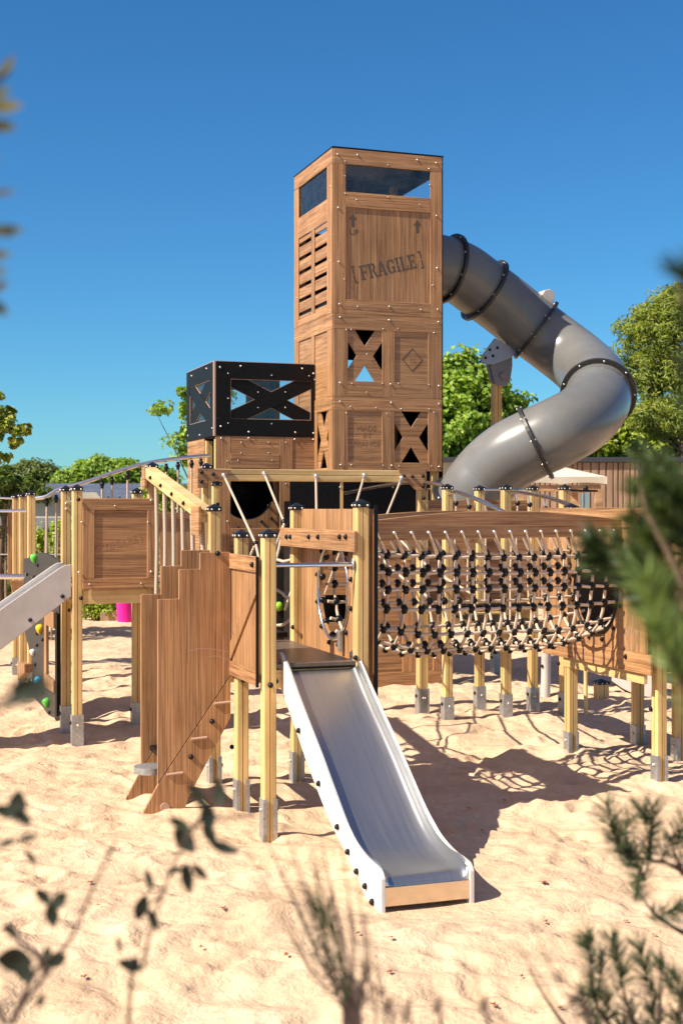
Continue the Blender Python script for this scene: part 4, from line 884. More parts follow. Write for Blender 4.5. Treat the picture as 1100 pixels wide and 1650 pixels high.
q_=w3(16,860,19.2); Fq=Face('v',q_.y); m=MB(); pxpoly(Fq,m,[(13,935),(13,830),(17,818),(23,815),(23,935)],-.02,.02); m.build('upright_board',WV,fl_,.003)
ar=thing('arched_rail_bridge','long arched steel rail rising from far left posts to the low turret with ropes below','rope bridge',(-.1,8,0))
AR=[(58,803,16.9),(75,800,16.9),(97,788,16.95),(137,777,17.0),(185,761,17.1),(235,747,17.2),(285,739,17.3),(338,734,17.45)]
wr(ar,AR,.026)
for k,(x,y,yb,Z) in enumerate([(76,803,895,16.92),(91,797,905,16.95),(165,774,806,17.05),(181,768,806,17.1),(206,760,806,17.1),(229,755,806,17.15),(268,747,820,17.25),(287,744,820,17.3),(309,741,900,17.35),(324,739,900,17.4)]):
    a_=w3(x,y,Z); b_=w3(x-1,yb,Z+.1); m=MB(); m.tube([a_,a_+Vector((0,0,-.1))],.02,8); m.ball(a_+Vector((0,0,-.05)),.032); m.build('rope_fitting',BLP,ar)
    b_=Vector((b_.x,b_.y,1.35)); m=MB(); m.tube([a_+Vector((0,0,-.08)),b_],.014,7); m.build('rope',ROPE,ar)
m=MB(); pa=[w3(58,950,16.9),w3(200,935,17.1),w3(335,925,17.4)]; m.tube(pa,.03,8); m.build('lower_cable',ROPE,ar)
# ================================================================ vegetation helpers
def leafmesh(name,C,N,size,mat,parent,asp=.55,jit=.35,fold=.18):
    # C centres (n,3) world, N rough normals; every leaf a folded diamond of two quads-worth of triangles
    n=len(C); C=np.asarray(C); N=np.asarray(N)+rng.normal(0,.55,(n,3)); N/=np.linalg.norm(N,axis=1,keepdims=True)+1e-9
    T=np.cross(N,rng.normal(0,1,(n,3))); T/=np.linalg.norm(T,axis=1,keepdims=True)+1e-9; B=np.cross(N,T)
    s=(size*(1+rng.uniform(-jit,jit,n)))[:,None]
    V=np.stack([C-T*s*.5,C+B*s*asp*.5+N*s*fold,C+T*s*.5,C-B*s*asp*.5+N*s*fold],1).reshape(-1,3)
    o0=np.array(ORG[parent][0]) if parent is not None else 0
    i=np.arange(n)[:,None]*4; q=np.concatenate([i+[[0,1,2]],i+[[0,2,3]]],1).reshape(-1,3)
    me=bpy.data.meshes.new(name); me.vertices.add(n*4); me.vertices.foreach_set('co',(V-o0).astype(np.float32).ravel())
    me.loops.add(q.size); me.loops.foreach_set('vertex_index',q.ravel().astype(np.int32)); me.polygons.add(len(q))
    me.polygons.foreach_set('loop_start',(np.arange(len(q))*3).astype(np.int32)); me.polygons.foreach_set('loop_total',np.full(len(q),3,np.int32))
    me.update(calc_edges=True); me.materials.append(mat); o=bpy.data.objects.new(name,me); COL.objects.link(o)
    if parent is not None: o.parent=parent; ORG[o]=ORG[parent]
    return o
def blobs_to_clumps(blobs,n,sub=1.):
    vol=np.array([b[3]*b[4]*b[5] for b in blobs])**.8; k=rng.choice(len(blobs),n,p=vol/vol.sum()); D=rng.normal(0,1,(n,3)); D/=np.linalg.norm(D,axis=1,keepdims=True)
    r=rng.uniform(.45,1.0,n)**.6; B=np.array(blobs); return B[k,:3]+D*B[k,3:6]*r[:,None],D
def tree(name,label,cat,base,blobs,nc,cr,nl,size,mat,trunk_r=.15,group=None,asp=.6,limbs=9,kind=None,crown='crown'):
    t=thing(name,label,cat,tuple(base),False,group)
    C,D=blobs_to_clumps(blobs,nc); P=np.repeat(C,nl,0); n=len(P); d=rng.normal(0,1,(n,3)); d/=np.linalg.norm(d,axis=1,keepdims=True)
    rr=(rng.uniform(.2,1,n)**.5)[:,None]; cs=(cr*rng.uniform(.6,1.3,len(C))).repeat(nl)[:,None]
    P=P+d*rr*cs*np.array([1,1,.7]); leafmesh(crown,P,d*.7+D.repeat(nl,0)*.5+np.array([0,0,.5]),size,mat,t,asp)
    if trunk_r:
        b=Vector(base); top=Vector(np.mean(np.array(blobs)[:,:3],0)); top.x=b.x*.6+top.x*.4
        m=MB(); mid=b.lerp(top,.5)+Vector((random.uniform(-.1,.1),0,0)); m.tube(catmull([b-Vector((0,0,.2)),mid,top],6),[trunk_r*(1-.6*k/12) for k in range(13)],10); tr_=m.build('trunk',BARK,t)
        m=MB()
        for k in range(limbs):
            c=Vector(C[random.randrange(len(C))]); s_=b.lerp(top,random.uniform(.45,.95)); m.tube(catmull([s_,(s_+c)/2+Vector((0,0,random.uniform(-.1,.15))),c],4),[trunk_r*.25*(1-.8*q/8) for q in range(9)],6)
        m.build('limbs',BARK,t)
    return t
def B(px,py,Z,rx,rz,ry=None): p=at(px,py,Z); k=Z/FPX; return (p.x,p.y,p.z,rx*k,(ry or rx)*k,rz*k)
def gb(px,Z): return ((px-550)/FPX*Z,Z,-.2)
G_=None
tree('leafy_tree','dense bright green leafy tree right behind the crate tower','tree',gb(755,36),[B(745,690,36,105,95),B(752,610,36,48,45),B(715,640,36,45,60),B(800,660,36,48,45),B(690,700,36,80,60),B(790,740,36,70,40)],620,.34,42,.155,LF1,.2,asp=.75)
tree('umbrella_pine','big round pine at the right edge standing taller than the hedge','pine tree',gb(1150,40),[B(1075,560,40,78,75),B(1110,500,40,60,50),B(1035,540,40,38,50),B(1090,620,40,70,50),B(1150,540,40,100,90),B(1045,600,40,40,35)],700,.34,60,.16,PN,.3,asp=.22)
tree('umbrella_pine','thin ragged lower pine boughs hanging under the big pine at the right','pine tree',gb(1120,39),[B(1050,665,39,42,20),B(1085,680,39,50,28),B(1030,690,39,25,12)],70,.28,50,.15,PN,.12,asp=.22)
tree('leafy_tree','sparse green tree poking out left of the black balustraded turret','tree',gb(330,27),[B(275,660,27,30,10),B(300,642,27,16,20),B(287,712,27,26,11),B(320,690,27,30,40),B(400,690,27,42,22),B(345,640,27,30,25),B(300,735,27,22,12)],85,.17,34,.11,LF1,.09,asp=.65,limbs=14)
tree('maple_tree','tree whose leafy boughs reach in at the left edge above the posts','maple tree',gb(-230,19),[B(-8,630,19,18,13),B(0,668,19,28,16),B(24,688,19,38,10),B(14,712,19,30,9),B(-8,738,19,24,6),B(-90,690,19,60,70),B(52,686,19,12,5)],190,.10,40,.075,LF4,.12,asp=.7,limbs=14)
gs='trees far behind the playground on the left'
tree('round_tree','far round dull green tree behind the tiled roof, leftmost one','tree',gb(55,60),[B(55,770,60,42,24),B(30,775,60,30,22),B(80,778,60,22,14)],260,.4,60,.17,LF2,.25,gs)
tree('round_tree','far tree with low dome crown, between the tall posts and above the tiled roof','tree',gb(130,58),[B(120,775,58,26,18),B(140,765,58,22,22),B(110,782,58,18,12)],220,.36,60,.16,LF1,.25,gs)
tree('round_tree','far broad tree under the rising steel rail left of the sloped beam','tree',gb(180,57),[B(165,758,57,22,20),B(195,762,57,32,20),B(225,775,57,26,18),B(255,775,57,30,20)],300,.36,60,.16,LF1,.25,gs)
tree('garden_pine','soft light green young pine rising behind the fence at the far left edge','pine tree',gb(5,24),[B(5,780,24,26,28),B(40,790,24,18,18),B(-20,800,24,30,40),B(70,795,24,12,14)],130,.14,50,.16,PNL,.07,asp=.1)
def hedge(name,label,Z,xs,top,bot,mat,size,nc,nl,cr,group=None,depth=1.2):
    bl=[]
    for x in xs: 
        j=random.uniform(-6,6); k=Z/FPX; p=at(x,(top+bot)/2+j*.3,Z); bl.append((p.x,p.y+random.uniform(-.3,.3),p.z,abs(xs[1]-xs[0])*k*.75,depth*.5,(bot-top+j)*.5*k))
    return tree(name,label,'shrub',(bl[len(bl)//2][0],Z,-.2),bl,nc,cr,nl,size,mat,.05,group,limbs=10,crown='foliage')
hedge('tall_shrub','bright yellow-green leafy shrubs rising above the timber building roof at the right',42,list(range(850,1160,30)),668,760,LF3,.2,420,30,.38)
hedge('tall_shrub','yellow-green shrub behind the left posts and hanging ropes under the tiled roof',25.5,[62,80,98,116],838,985,LF3,.09,170,30,.15,depth=.8)
hedge('tall_shrub','green shrub behind the wooden pale fence at the left edge',25,[-30,-8,14,36],845,960,LF2,.08,170,26,.15,depth=.8)
hedge('tall_shrub','green shrubs seen through the slots of the dark boards',27,[240,262,284,306,330],770,960,LF3,.10,200,30,.18,depth=1.)
hedge('low_shrub','low grassy yellow-green bush on the far sand under the left platform',28.5,[138,152,166,180],962,1002,LF3,.07,60,40,.12,depth=.6)
hedge('low_shrub','small darker green bush beside the pink planter',28.8,[178,190,200],958,1000,LF1,.07,50,40,.12,depth=.6)
hedge('low_shrub','green bushes behind the right platform near the timber building',30,list(range(960,1200,22)),920,1000,LF3,.09,190,34,.18,depth=1.)
hedge('low_shrub','long low green bushes on the far edge of the sand left of the tower',31,list(range(-60,130,26)),935,1003,LF2,.09,160,30,.16,depth=.8)
# ================================================================ buildings
def battf(n,b):
    v=tc(n,(1,1,1),'Object',False)
    mp=n.nodes.new('ShaderNodeMapping'); mp.inputs['Scale'].default_value=(6,6,.5); n.links.new(v,mp.inputs['Vector'])
    c=ramp(n,noise(n,mp.outputs[0],1.,4),[(.3,(.23,.14,.085)),(.5,(.32,.20,.125)),(.7,(.40,.26,.165))]); n.links.new(c,b.inputs['Base Color'])
BAT=M('cladding_wood',(.3,.2,.12),.7,fn=battf)
CREAM=M('cream_render',(.55,.49,.38),.85,fn=dirty((.56,.50,.40),.08,3))
SLATE=M('dark_roof_metal',(.035,.037,.045),.5)
bd=thing('timber_building','long low timber-clad building with flat dark roof edge behind the tube slide','building',(8,33,0),False)
zr=CAMH+75/FPX*33; zt_=CAMH+83/FPX*33
m=MB(); m.box(3.6,20,33.0,33.1,-.2,zr); m.build('cladding_backing',BAT,bd)
m=MB(); x=3.6; rnd=random.Random(4)
while x<14: w_=rnd.choice((.12,.17,.2)); m.box(x+.015,x+w_-.02,32.95,33.0,-.2,zr-.001); x+=w_
m.build('cladding_boards',BAT,bd,.006,1)
m=MB(); m.box(1.5,3.6,33.02,39,-.2,zr); m.build('cream_wall',CREAM,bd)
m=MB(); m.box(3.6,20,33.1,39,-.2,zr-.01); m.build('side_walls',BAT,bd)
m=MB(); m.box(1.3,20.2,32.85,39.2,zr,zt_); m.build('roof_edge',SLATE,bd,.01)
p=at(1073,753,32.8); m=MB(); m.box(p.x-.12,p.x+.14,32.8,32.94,p.z-.09,p.z+.09); fl=m.build('floodlight',M('white_lamp_housing',(.75,.74,.7),.3),bd,.03); m=MB(); m.box(p.x-.08,p.x+.1,32.79,32.80,p.z-.06,p.z+.05); m.build('lamp_glass',GRY,fl); m=MB(); m.tube([(p.x,32.9,p.z+.05),(p.x+.02,32.9,p.z+.14),(p.x+.02,32.96,p.z+.14)],.015,6); m.build('lamp_arm',GALV,fl)
# canopy
ZC=26.; 
cn=thing('cream_canopy','cream fabric canopy on a timber frame standing before the timber building','canopy',(at(905,760,ZC).x,ZC,0),False)
CNV=M('cream_canvas',(.66,.58,.47),.85,fn=dirty((.68,.60,.49),.06,3)); TIM=M('orange_timber',(.45,.25,.12),.6,fn=wood((.34,.18,.085),(.45,.26,.13),(.52,.32,.17),(4,4,20)))
x0_,x1_=at(830,768,ZC).x,at(977,768,ZC).x; ze=at(0,768,ZC).z; zp=at(0,750,ZC).z; zv=at(0,780,ZC).z; D0,D1=ZC,ZC+3.
xm=(x0_+x1_)/2
m=MB(); P=[(x0_,D0,ze),(x1_,D0,ze),(x1_,D1,ze),(x0_,D1,ze)]; ap=[(xm,D0+1.5,zp+.08)]
m.add(P+ap,[(0,1,4),(1,2,4),(2,3,4),(3,0,4)]); 
n=24; up=[(x0_+(x1_-x0_)*k/n,D0,ze) for k in range(n+1)]; lo=[(x0_+(x1_-x0_)*k/n,D0+.02,zv+.03*abs(math.sin(k*math.pi/12))) for k in range(n+1)]
m.add(up+lo,[(k,k+1,k+n+2,k+n+1) for k in range(n)]); m.box(x1_-.01,x1_,D0,D1,zv,ze); m.box(x0_,x0_+.01,D0,D1,zv,ze); rf=m.build('canopy_roof',CNV,cn)
m=MB(); m.box(x0_+.05,x1_-.1,D0+.08,D0+.16,zv-.14,zv-.02); m.box(x1_-.18,x1_-.1,D0+.1,D1-.1,zv-.14,zv-.02); m.build('timber_beam',TIM,cn,.006)
for x in (x0_+.1,x1_-.14):
    for y in (D0+.12,D1-.2): m=MB(); m.box(x-.07,x+.07,y-.07,y+.07,-.2,zv-.142); m.build('timber_post',TIM,cn,.006)
m=MB(); m.prism([(x1_-.2,D0+.09,zv-.8),(x1_-.2,D0+.09,zv-.65),(x1_-.75,D0+.09,zv-.145),(x1_-.9,D0+.09,zv-.145)],[(x1_-.2,D0+.15,zv-.8),(x1_-.2,D0+.15,zv-.65),(x1_-.75,D0+.15,zv-.145),(x1_-.9,D0+.15,zv-.145)]); m.build('brace',TIM,cn)
# steel frame beside the canopy
g_=at(942,792,22.); sf=thing('steel_swing_frame','upright steel tube with thin top bars beside the canopy post','steel frame',(g_.x,g_.y,0),False)
m=MB(); m.tube([(g_.x,22,-.1),(g_.x,22,g_.z-.02)],.07,12); m.build('upright',STL,sf); m=MB(); a_=at(905,790,22); b_=at(962,791,22); m.tube([a_,b_],.018,8); m.ball(at(943,787,22),.045); m.build('top_bar',BLP,sf)
# tiled house on the left
def tilef(n,b):
    v=tc(n,(1,1,1),'Object',False); br=n.nodes.new('ShaderNodeTexBrick'); br.inputs['Scale'].default_value=1; br.inputs['Brick Width'].default_value=.38; br.inputs['Row Height'].default_value=.22; br.inputs['Mortar Size'].default_value=.025
    n.links.new(v,br.inputs['Vector']); br.inputs['Color1'].default_value=(.11,.12,.15,1); br.inputs['Color2'].default_value=(.18,.19,.23,1); br.inputs['Mortar'].default_value=(.02,.02,.03,1)
    n.links.new(br.outputs['Color'],b.inputs['Base Color']); bump(n,b,br.outputs['Fac'],.6,.05)
TILE=M('blue_grey_roof_tiles',(.12,.13,.16),.4,fn=tilef)
Zh=46.; hx0,hx1=at(10,0,Zh).x,at(345,0,Zh).x; zeve=at(0,804,Zh).z; zrg=at(0,779,Zh+4).z
hs_=thing('tiled_house','low cream house with blue-grey tiled roof beyond the left posts','house',((hx0+hx1)/2,Zh+2,0),False)
m=MB(); m.prism([(hx0-.3,Zh-.3,zeve),(hx1+.3,Zh-.3,zeve),(hx1+.3,Zh-.3,zeve+.08),(hx0-.3,Zh-.3,zeve+.08)],[(hx0-.3,Zh+4,zrg-.08),(hx1+.3,Zh+4,zrg-.08),(hx1+.3,Zh+4,zrg),(hx0-.3,Zh+4,zrg)])
ro=m.build('roof',TILE,hs_)
m=MB(); m.box(hx0,hx1,Zh,Zh+4,-.3,zeve-.001); wl=m.build('wall',CREAM,hs_)
for px_ in (20,75,150,210):
    p=at(px_,0,Zh); m=MB(); m.box(p.x-.45,p.x+.45,Zh-.03,Zh-.001,.9,2.0); wn=m.build('window',GRY,hs_); m=MB(); m.box(p.x-.5,p.x+.5,Zh-.06,Zh-.031,.84,.9); m.build('sill',CREAM,wn)
m=MB(); p=at(148,0,Zh-.4); m.add([(p.x-.6,Zh-.4,zeve-.1),(p.x+.4,Zh-.4,zeve-.1),(p.x+.15,Zh-.4,zeve+.22),(p.x-.45,Zh-.4,zeve+.22)],[(0,1,2,3)]); m.box(p.x-.6,p.x+.4,Zh-.39,Zh-.0,zeve-.12,zeve-.1); m.build('dormer',CREAM,hs_)
# paling fence
pf=thing('paling_fence','rough wooden pale fence at the left edge in front of green bushes','fence',(at(20,0,24).x,24,0),False)
m=MB(); rnd=random.Random(3); x=at(-60,0,24).x; xe=at(104,0,24).x
while x<xe:
    h=1.75+rnd.uniform(-.15,.15); l=rnd.uniform(-.05,.05); w_=rnd.uniform(.018,.03); m.tube([(x,24+rnd.uniform(-.02,.02),-.1),(x+l*.5,24,h*.5),(x+l,24,h)],[w_,w_,w_*.6],6); x+=rnd.uniform(.06,.11)
m.build('pales',M('weathered_chestnut',(.28,.20,.13),.85,fn=dirty((.30,.215,.14),.35,6)),pf)
m=MB(); m.tube([(at(-60,0,24).x,23.96,1.5),(xe,23.96,1.5)],.012,6); m.tube([(at(-60,0,24).x,23.96,.6),(xe,23.96,.6)],.012,6); m.build('wire',GALV,pf)
# pink planter and kerb log
g_=at(203,1002,27.8); pk=thing('pink_planter','tall glossy magenta planter on the far sand under the left platform','planter',(g_.x,g_.y,0),False)
m=MB(); n=28; vs=[]; prf=[(.17,-.05),(.175,.1),(.21,.6),(.25,.98),(.265,1.0),(.255,1.02),(.235,1.0),(.22,.9)]
for r_,z in prf:
    for k in range(n): vs.append((g_.x+r_*math.cos(2*math.pi*k/n),g_.y+r_*math.sin(2*math.pi*k/n),z))
m.add(vs,[(j*n+k,j*n+(k+1)%n,(j+1)*n+(k+1)%n,(j+1)*n+k) for j in range(len(prf)-1) for k in range(n)],True); m.build('pot',M('magenta_plastic',(.75,.01,.30),.3),pk)
m=MB(); m.tube([(g_.x,g_.y,.88),(g_.x,g_.y,.9)],.22,20); m.build('soil',BARK,pk)
g_=at(183,1000,28.2); kb=thing('timber_kerb','low brown timber kerb on the sand left of the pink planter','kerb',(g_.x,g_.y,0),False); m=MB(); m.box(g_.x-.25,g_.x+.35,g_.y-.1,g_.y+.1,-.05,.17); m.build('timber',BAT,kb,.015)

# ================================================================ foreground plants
def needles(m,base,tip,n,L,wd,spread=.9,st=.0,rn=random):
    base=Vector(base); tip=Vector(tip); ax=(tip-base).normalized(); u=ax.orthogonal().normalized(); v=ax.cross(u)
    for k in range(n):
        t=st+(1-st)*rn.random(); q=rn.uniform(0,2*math.pi); p=base.lerp(tip,t); sp_=spread*(1-.55*t)*rn.uniform(.6,1.2)
        d=(ax+(u*math.cos(q)+v*math.sin(q))*sp_*1.3).normalized(); l=L*rn.uniform(.7,1.1); s=d.cross(Vector((rn.uniform(-1,1),rn.uniform(-1,1),rn.uniform(-1,1)))).normalized()*wd; mid=p+d*l*.5+Vector((0,0,-.03*l)); e=p+d*l+Vector((0,0,-.10*l))
        m.add([p-s,p+s,mid+s,e,mid-s],[(0,1,2,4),(4,2,3)])
def plant(name,label,cat,Z,stems,shoots,nd,L,wd,mat,stem_r=.006,stem_mat=STEM,spread=.9,foot=None,extra=()):
    """stems: pixel polylines at distance Z; shoots: (base px, tip px[, dz]) needles along them"""
    fx=foot if foot is not None else stems[0][0][0]
    t=thing(name,label,cat,(at(fx,0,Z).x,Z,0),False); rn=random.Random(len(label))
    m=MB()
    for s in stems:
        P=[at(q[0],q[1],Z+(q[2] if len(q)>2 else 0)) for q in s]; C=catmull(P,5) if len(P)>1 else P; m.tube(C,[stem_r*(1-.75*k/(len(C)-1)) for k in range(len(C))],6)
    m.build('stem',stem_mat,t)
    m=MB()
    for s in shoots:
        dz=s[2] if len(s)>2 else 0; b_=at(*s[0],Z+dz); e_=at(*s[1],Z+dz+rn.uniform(-.06,.06)); needles(m,b_,e_,nd,L,wd,spread,0,rn)
    if shoots: m.build('needles',mat,t)
    for (S2,mt2,nd2,L2,wd2,sp2) in extra:
        m=MB()
        for s in S2:
            dz=s[2] if len(s)>2 else 0; needles(m,at(*s[0],Z+dz),at(*s[1],Z+dz),nd2,L2,wd2,sp2,0,rn)
        m.build('needles',mt2,t)
    return t
# near pine filling the right edge
rn=random.Random(11)
sh=[];dk=[]
for (x,y) in ((1018,735),(1010,790),(1000,838),(1030,770),(1045,742),(975,868),(1008,900),(990,905),(1030,925),(1048,955),(1025,860),(1040,815),(1065,760),(1075,800)):
    sh.append(((x+70+rn.uniform(-8,8),y+55+rn.uniform(-15,20)),(x+18,y),rn.uniform(-.12,.2)))
for k in range(46):
    y=rn.uniform(760,1075); x=rn.uniform(1062,1150) if y<1000 else rn.uniform(1078,1150); dk.append(((x+60,y+55),(x,y),rn.uniform(.0,.45)))
dk+=[((985,905),(958,876)),((1000,925),(962,900)),((1040,1000),(1010,940),.1),((1060,900),(1035,850),.2),((1050,940),(1030,890),.2)]
plant('pine_branch','large out-of-focus pine branches close to the lens at the right edge','pine branch',1.9,[[(1250,4000),(1240,1500),(1190,1150),(1120,990),(1080,900),(1040,820),(1030,760)],[(1190,1150),(1140,960),(1120,850),(1110,760)],[(1120,990),(1050,930),(975,890)]],sh,150,.046,.0013,PNM,.011,BARK,.95,extra=[(dk,PNF,150,.05,.0015,1.)])
plant('pine_branch','pale green pine shoot with brown bud in front of the diamond mark board','pine shoot',1.45,[[(1300,4500),(1250,1500),(1160,1210),(1095,1090),(1062,1010),(1045,935)]],[((1110,1110),(1050,1000)),((1075,1040),(1040,930)),((1150,1180),(1085,1070)),((1130,1100),(1075,1000))],100,.05,.0011,PNL,.009,BARK,1.)
plant('pine_branch','dark blurred pine tip hanging high at the right edge before the big pine','pine branch',1.05,[[(1400,5200),(1300,900),(1180,620),(1110,500),(1095,440)]],[((1190,600),(1120,500)),((1160,520),(1105,440)),((1180,680),(1120,590)),((1195,720),(1130,660))],110,.035,.0012,PNF,.008,BARK,.9)
# young pines at the bottom right
sh=[((1040,1395),(1046,1345)),((1052,1360),(1050,1300)),((1030,1390),(1000,1360)),((1000,1375),(985,1330)),((990,1345),(975,1295)),((1060,1390),(1085,1340)),((1085,1370),(1100,1320)),((1010,1400),(1012,1360)),((1080,1400),(1110,1370)),((1040,1420),(1025,1395)),((995,1360),(1010,1320)),((1045,1330),(1030,1300)),((1020,1455),(1028,1430)),((1045,1480),(1090,1465)),((1075,1470),(1120,1450))]
plant('young_pine','dark young pine sprig with bristling needle tufts, upper one at the bottom right','pine sapling',2.75,[[(1170,3500),(1160,1700),(1130,1460),(1090,1400),(1045,1385),(1000,1372),(985,1335)],[(1100,1410),(1085,1370)],[(1045,1385),(1050,1320)],[(1130,1520),(1060,1478),(1030,1440)]],sh,80,.056,.001,PNF,.0065,STEM,1.2)
sh=[]
for (x,y) in ((945,1500),(965,1530),(985,1500),(950,1560),(1000,1545),(1030,1515),(1040,1560),(1062,1540),(1085,1560),(975,1590),(1010,1600),(1050,1610),(1090,1620),(935,1585),(960,1630),(1000,1640),(1110,1580),(1040,1650),(1080,1660)):
    sh.append(((x+rn.uniform(-6,22),y+55),(x,y+14)))
plant('young_pine','denser young pine with many upright dark tufts, lowest at the bottom right corner','pine sapling',2.65,[[(1060,3500),(1050,1900),(1030,1700),(1005,1600),(990,1520)],[(1040,1750),(1060,1640),(1065,1560)],[(1030,1700),(960,1620),(948,1520)],[(1040,1760),(1090,1680),(1100,1590)],[(1000,1760),(900,1640),(850,1560)]],sh,85,.055,.001,PNF,.006,STEM,.95)
# bare stems
st=[]; rn=random.Random(5)
tips=[(395,1370),(425,1345),(455,1330),(470,1385),(500,1365),(520,1390),(535,1430),(480,1420),(560,1440),(445,1440),(405,1410),(550,1360),(575,1400),(500,1480),(590,1470),(440,1380),(515,1340)]
for k,(x,y) in enumerate(tips): bx=565+rn.uniform(-12,12); st.append([(bx+6,3300),(bx,1750),((bx+x)/2+18,(1700+y)/2+25),(x,y)])
plant('heath_shrub','sprays of thin blurry stems with one dark tuft at the bottom centre','shrub',2.0,st,[((535,1560),(518,1450)),((528,1520),(508,1415)),((545,1600),(520,1520)),((560,1640),(530,1560)),((545,1540),(530,1460)),((520,1500),(500,1440)),((560,1620),(548,1540)),((575,1660),(590,1560)),((520,1560),(488,1480))],48,.026,.001,PNF,.0031,STEM,.6)
st=[]
for k,(x,y) in enumerate([(560,1455),(585,1470),(600,1500),(612,1560),(690,1570),(765,1560),(640,1600)]): st.append([(x+25,3300),(x+22,1760),(x+10,(1700+y)/2),(x,y)])
for k,(x,y) in enumerate([(850,1480),(830,1520),(900,1560)]): st.append([(1000,3300),(960,1780),((960+x)/2,(1720+y)/2),(x,y)])
plant('heath_shrub','faint leafless stems rising at the bottom edge right of centre','shrub',1.7,st,[],0,0,0,PNF,.0032,STEM)
# leafy twigs
def leafat(m,px_,py_,Z,ln,ang,wd=.42,tilt=0.,curl=.15):
    c=at(px_,py_,Z); k=Z/FPX; L=ln*k; ax=Vector((math.cos(ang),math.sin(tilt),math.sin(ang)*1.0)).normalized(); nv_=Vector((random.uniform(-.5,.5),-1,random.uniform(-.2,.5))).normalized(); sd=ax.cross(nv_).normalized()
    P=[]; n=6
    for i in range(n+1):
        t=i/n; w_=math.sin(math.pi*min(1,t*1.02))**.8*wd*L*.5; mid=c+ax*L*(t-.5)+nv_*curl*L*(4*(t-.5)**2-.5)*.4; P.append((mid-sd*w_,mid+nv_*w_*-.3,mid+sd*w_))
    vs=[q for p in P for q in p]; m.add(vs,[(3*i+j,3*i+j+1,3*i+j+4,3*i+j+3) for i in range(n) for j in (0,1)],True)
def twig(name,label,cat,Z,stems,leaves,mat,r=.003,sm=STEM,foot=None):
    t=thing(name,label,cat,(at(foot or stems[0][0][0],0,Z).x,Z,0),False); m=MB()
    for s in stems: C=catmull([at(q[0],q[1],Z) for q in s],5); m.tube(C,[r*(1-.6*k/(len(C)-1)) for k in range(len(C))],6)
    m.build('stem',sm,t); m=MB()
    for q in leaves: leafat(m,q[0],q[1],Z+random.uniform(-.05,.05),q[2]*.9,R(q[3]),(q[4] if len(q)>4 else .42)*1.05)
    m.build('leaves',mat,t,0); return t
twig('leafy_twig','dark green twig with pointed leaves, just left of the slide foot','twig',1.75,[[(120,4200),(200,1800),(230,1560),(262,1440),(300,1350),(335,1300),(352,1262)],[(300,1350),(330,1318),(372,1318),(410,1312)],[(262,1440),(240,1460)]],
 [(318,1283,62,-55,.38),(352,1275,55,95,.5),(335,1315,60,100,.45),(360,1366,56,-20,.35),(298,1355,60,-50,.5),(302,1415,62,-80,.35),(322,1405,45,-45,.35),(282,1402,36,10,.35),(240,1418,48,-75,.35),(228,1462,54,70,.45),(247,1482,48,-65,.35),(192,1522,34,100,.35),(210,1556,48,-20,.45),(372,1368,40,-15,.3),(290,1328,50,-30,.35),(338,1344,52,-60,.4)],LFD)
twig('leafy_twig','bare brown diagonal twig with a few dark leaves at the bottom left','twig',1.7,[[(-200,4200),(-60,1850),(20,1648),(75,1570),(120,1500),(150,1430),(185,1358)],[(20,1648),(60,1560),(100,1530)],[(75,1570),(60,1540),(10,1500)]],
 [(70,1445,42,-45,.6),(95,1452,44,50,.55),(84,1475,50,-80,.5),(28,1298,60,80,.6),(10,1308,46,-20,.5),(38,1318,40,-40,.5),(25,1548,70,-5,.7),(38,1565,52,-65,.6),(12,1358,40,20,.3),(45,1350,40,15,.3),(50,1382,36,-50,.35),(18,1500,36,-30,.4),(92,1548,44,30,.55),(75,1540,40,70,.5),(66,1612,30,60,.4)],LFD,.0042)
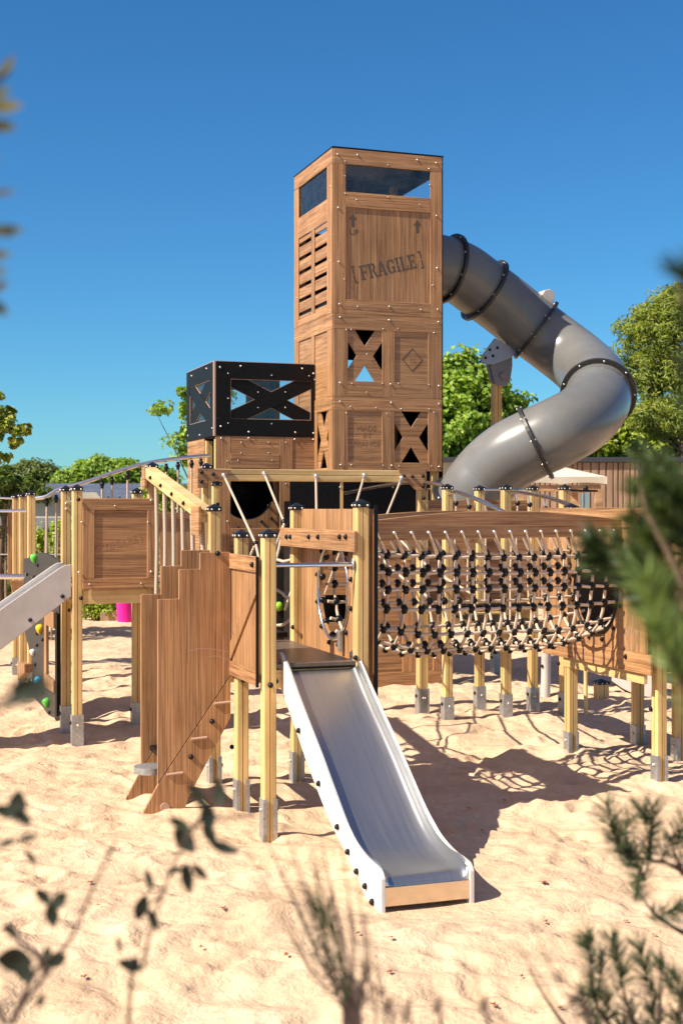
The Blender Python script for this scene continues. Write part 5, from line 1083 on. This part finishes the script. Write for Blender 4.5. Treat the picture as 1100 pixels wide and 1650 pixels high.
twig('leafy_twig','very blurred dark leaf close to the lens before the climbing wall at the left','twig',1.0,[[(-400,5200),(-260,1500),(-120,1240),(-40,1150),(20,1122)],[(-60,1165),(0,1140),(45,1130)]],[(48,1112,78,-5,.65),(30,1125,62,20,.45),(66,1102,50,25,.4)],LFD,.0035)
twig('laurel_branch','olive laurel leaves reaching in at the top left edge against the sky','branch',1.15,[[(-260,5200),(-180,1500),(-80,700),(-45,480),(-40,300),(-45,100),(-50,-60)],[(-45,500),(-20,505)],[(-40,210),(-15,195)]],
 [(8,112,66,58,.36),(4,170,78,-2,.42),(2,203,60,-5,.36),(-6,150,60,15,.4),(2,310,58,6,.18),(8,371,72,0,.32),(-2,410,48,0,.4),(-4,437,40,0,.35),(-2,462,40,30,.4),(-2,495,48,-40,.42),(-30,250,70,-20,.4),(-30,90,70,40,.4),(-35,420,70,-10,.4)],LFO)
# ================================================================ dry leaves on the sand
dl=[(65,1236),(180,1246),(145,1425),(160,1462),(325,1532),(135,1571),(360,1476),(394,1473),(462,1541),(875,1426),(878,1489),(1007,1487),(1054,1509),(920,1307),(840,1577),(795,1617),(902,1628),(627,1570),(577,1508),(630,1517),(560,1595),(812,1294),(20,1175),(755,1303),(778,1341)]
me0=None
for k,(x,y) in enumerate(dl):
    Z=CAMH*FPX/(y-820); X_=(x-550)/FPX*Z; 
    for _ in range(4): Z=(CAMH-gz(X_,Z))*FPX/(y-820); X_=(x-550)/FPX*Z
    m=MB(); n=10; rn=random.Random(k); r0=(.038 if (x,y)==(875,1426) else rn.uniform(.016,.028))
    for j in range(n): pass
    top=[(r0*(1 if j%2 else .5)*rn.uniform(.8,1.1)*math.cos(2*math.pi*j/n),r0*(1 if j%2 else .5)*math.sin(2*math.pi*j/n)*.8,rn.uniform(0,.014)) for j in range(n)]
    m.add([(0,0,.006)]+top,[(0,1+j,1+(j+1)%n) for j in range(n)]); o=m.build('dry_leaf',LFR); o.location=(X_,Z,gz(X_,Z)+.008); o.rotation_euler=(0,0,rn.uniform(0,6))
    tag(o,'small curled red-brown dry leaf lying on the pale sand','leaf','dry leaves scattered on the sand')
# ground litter patches are left to the sand texture
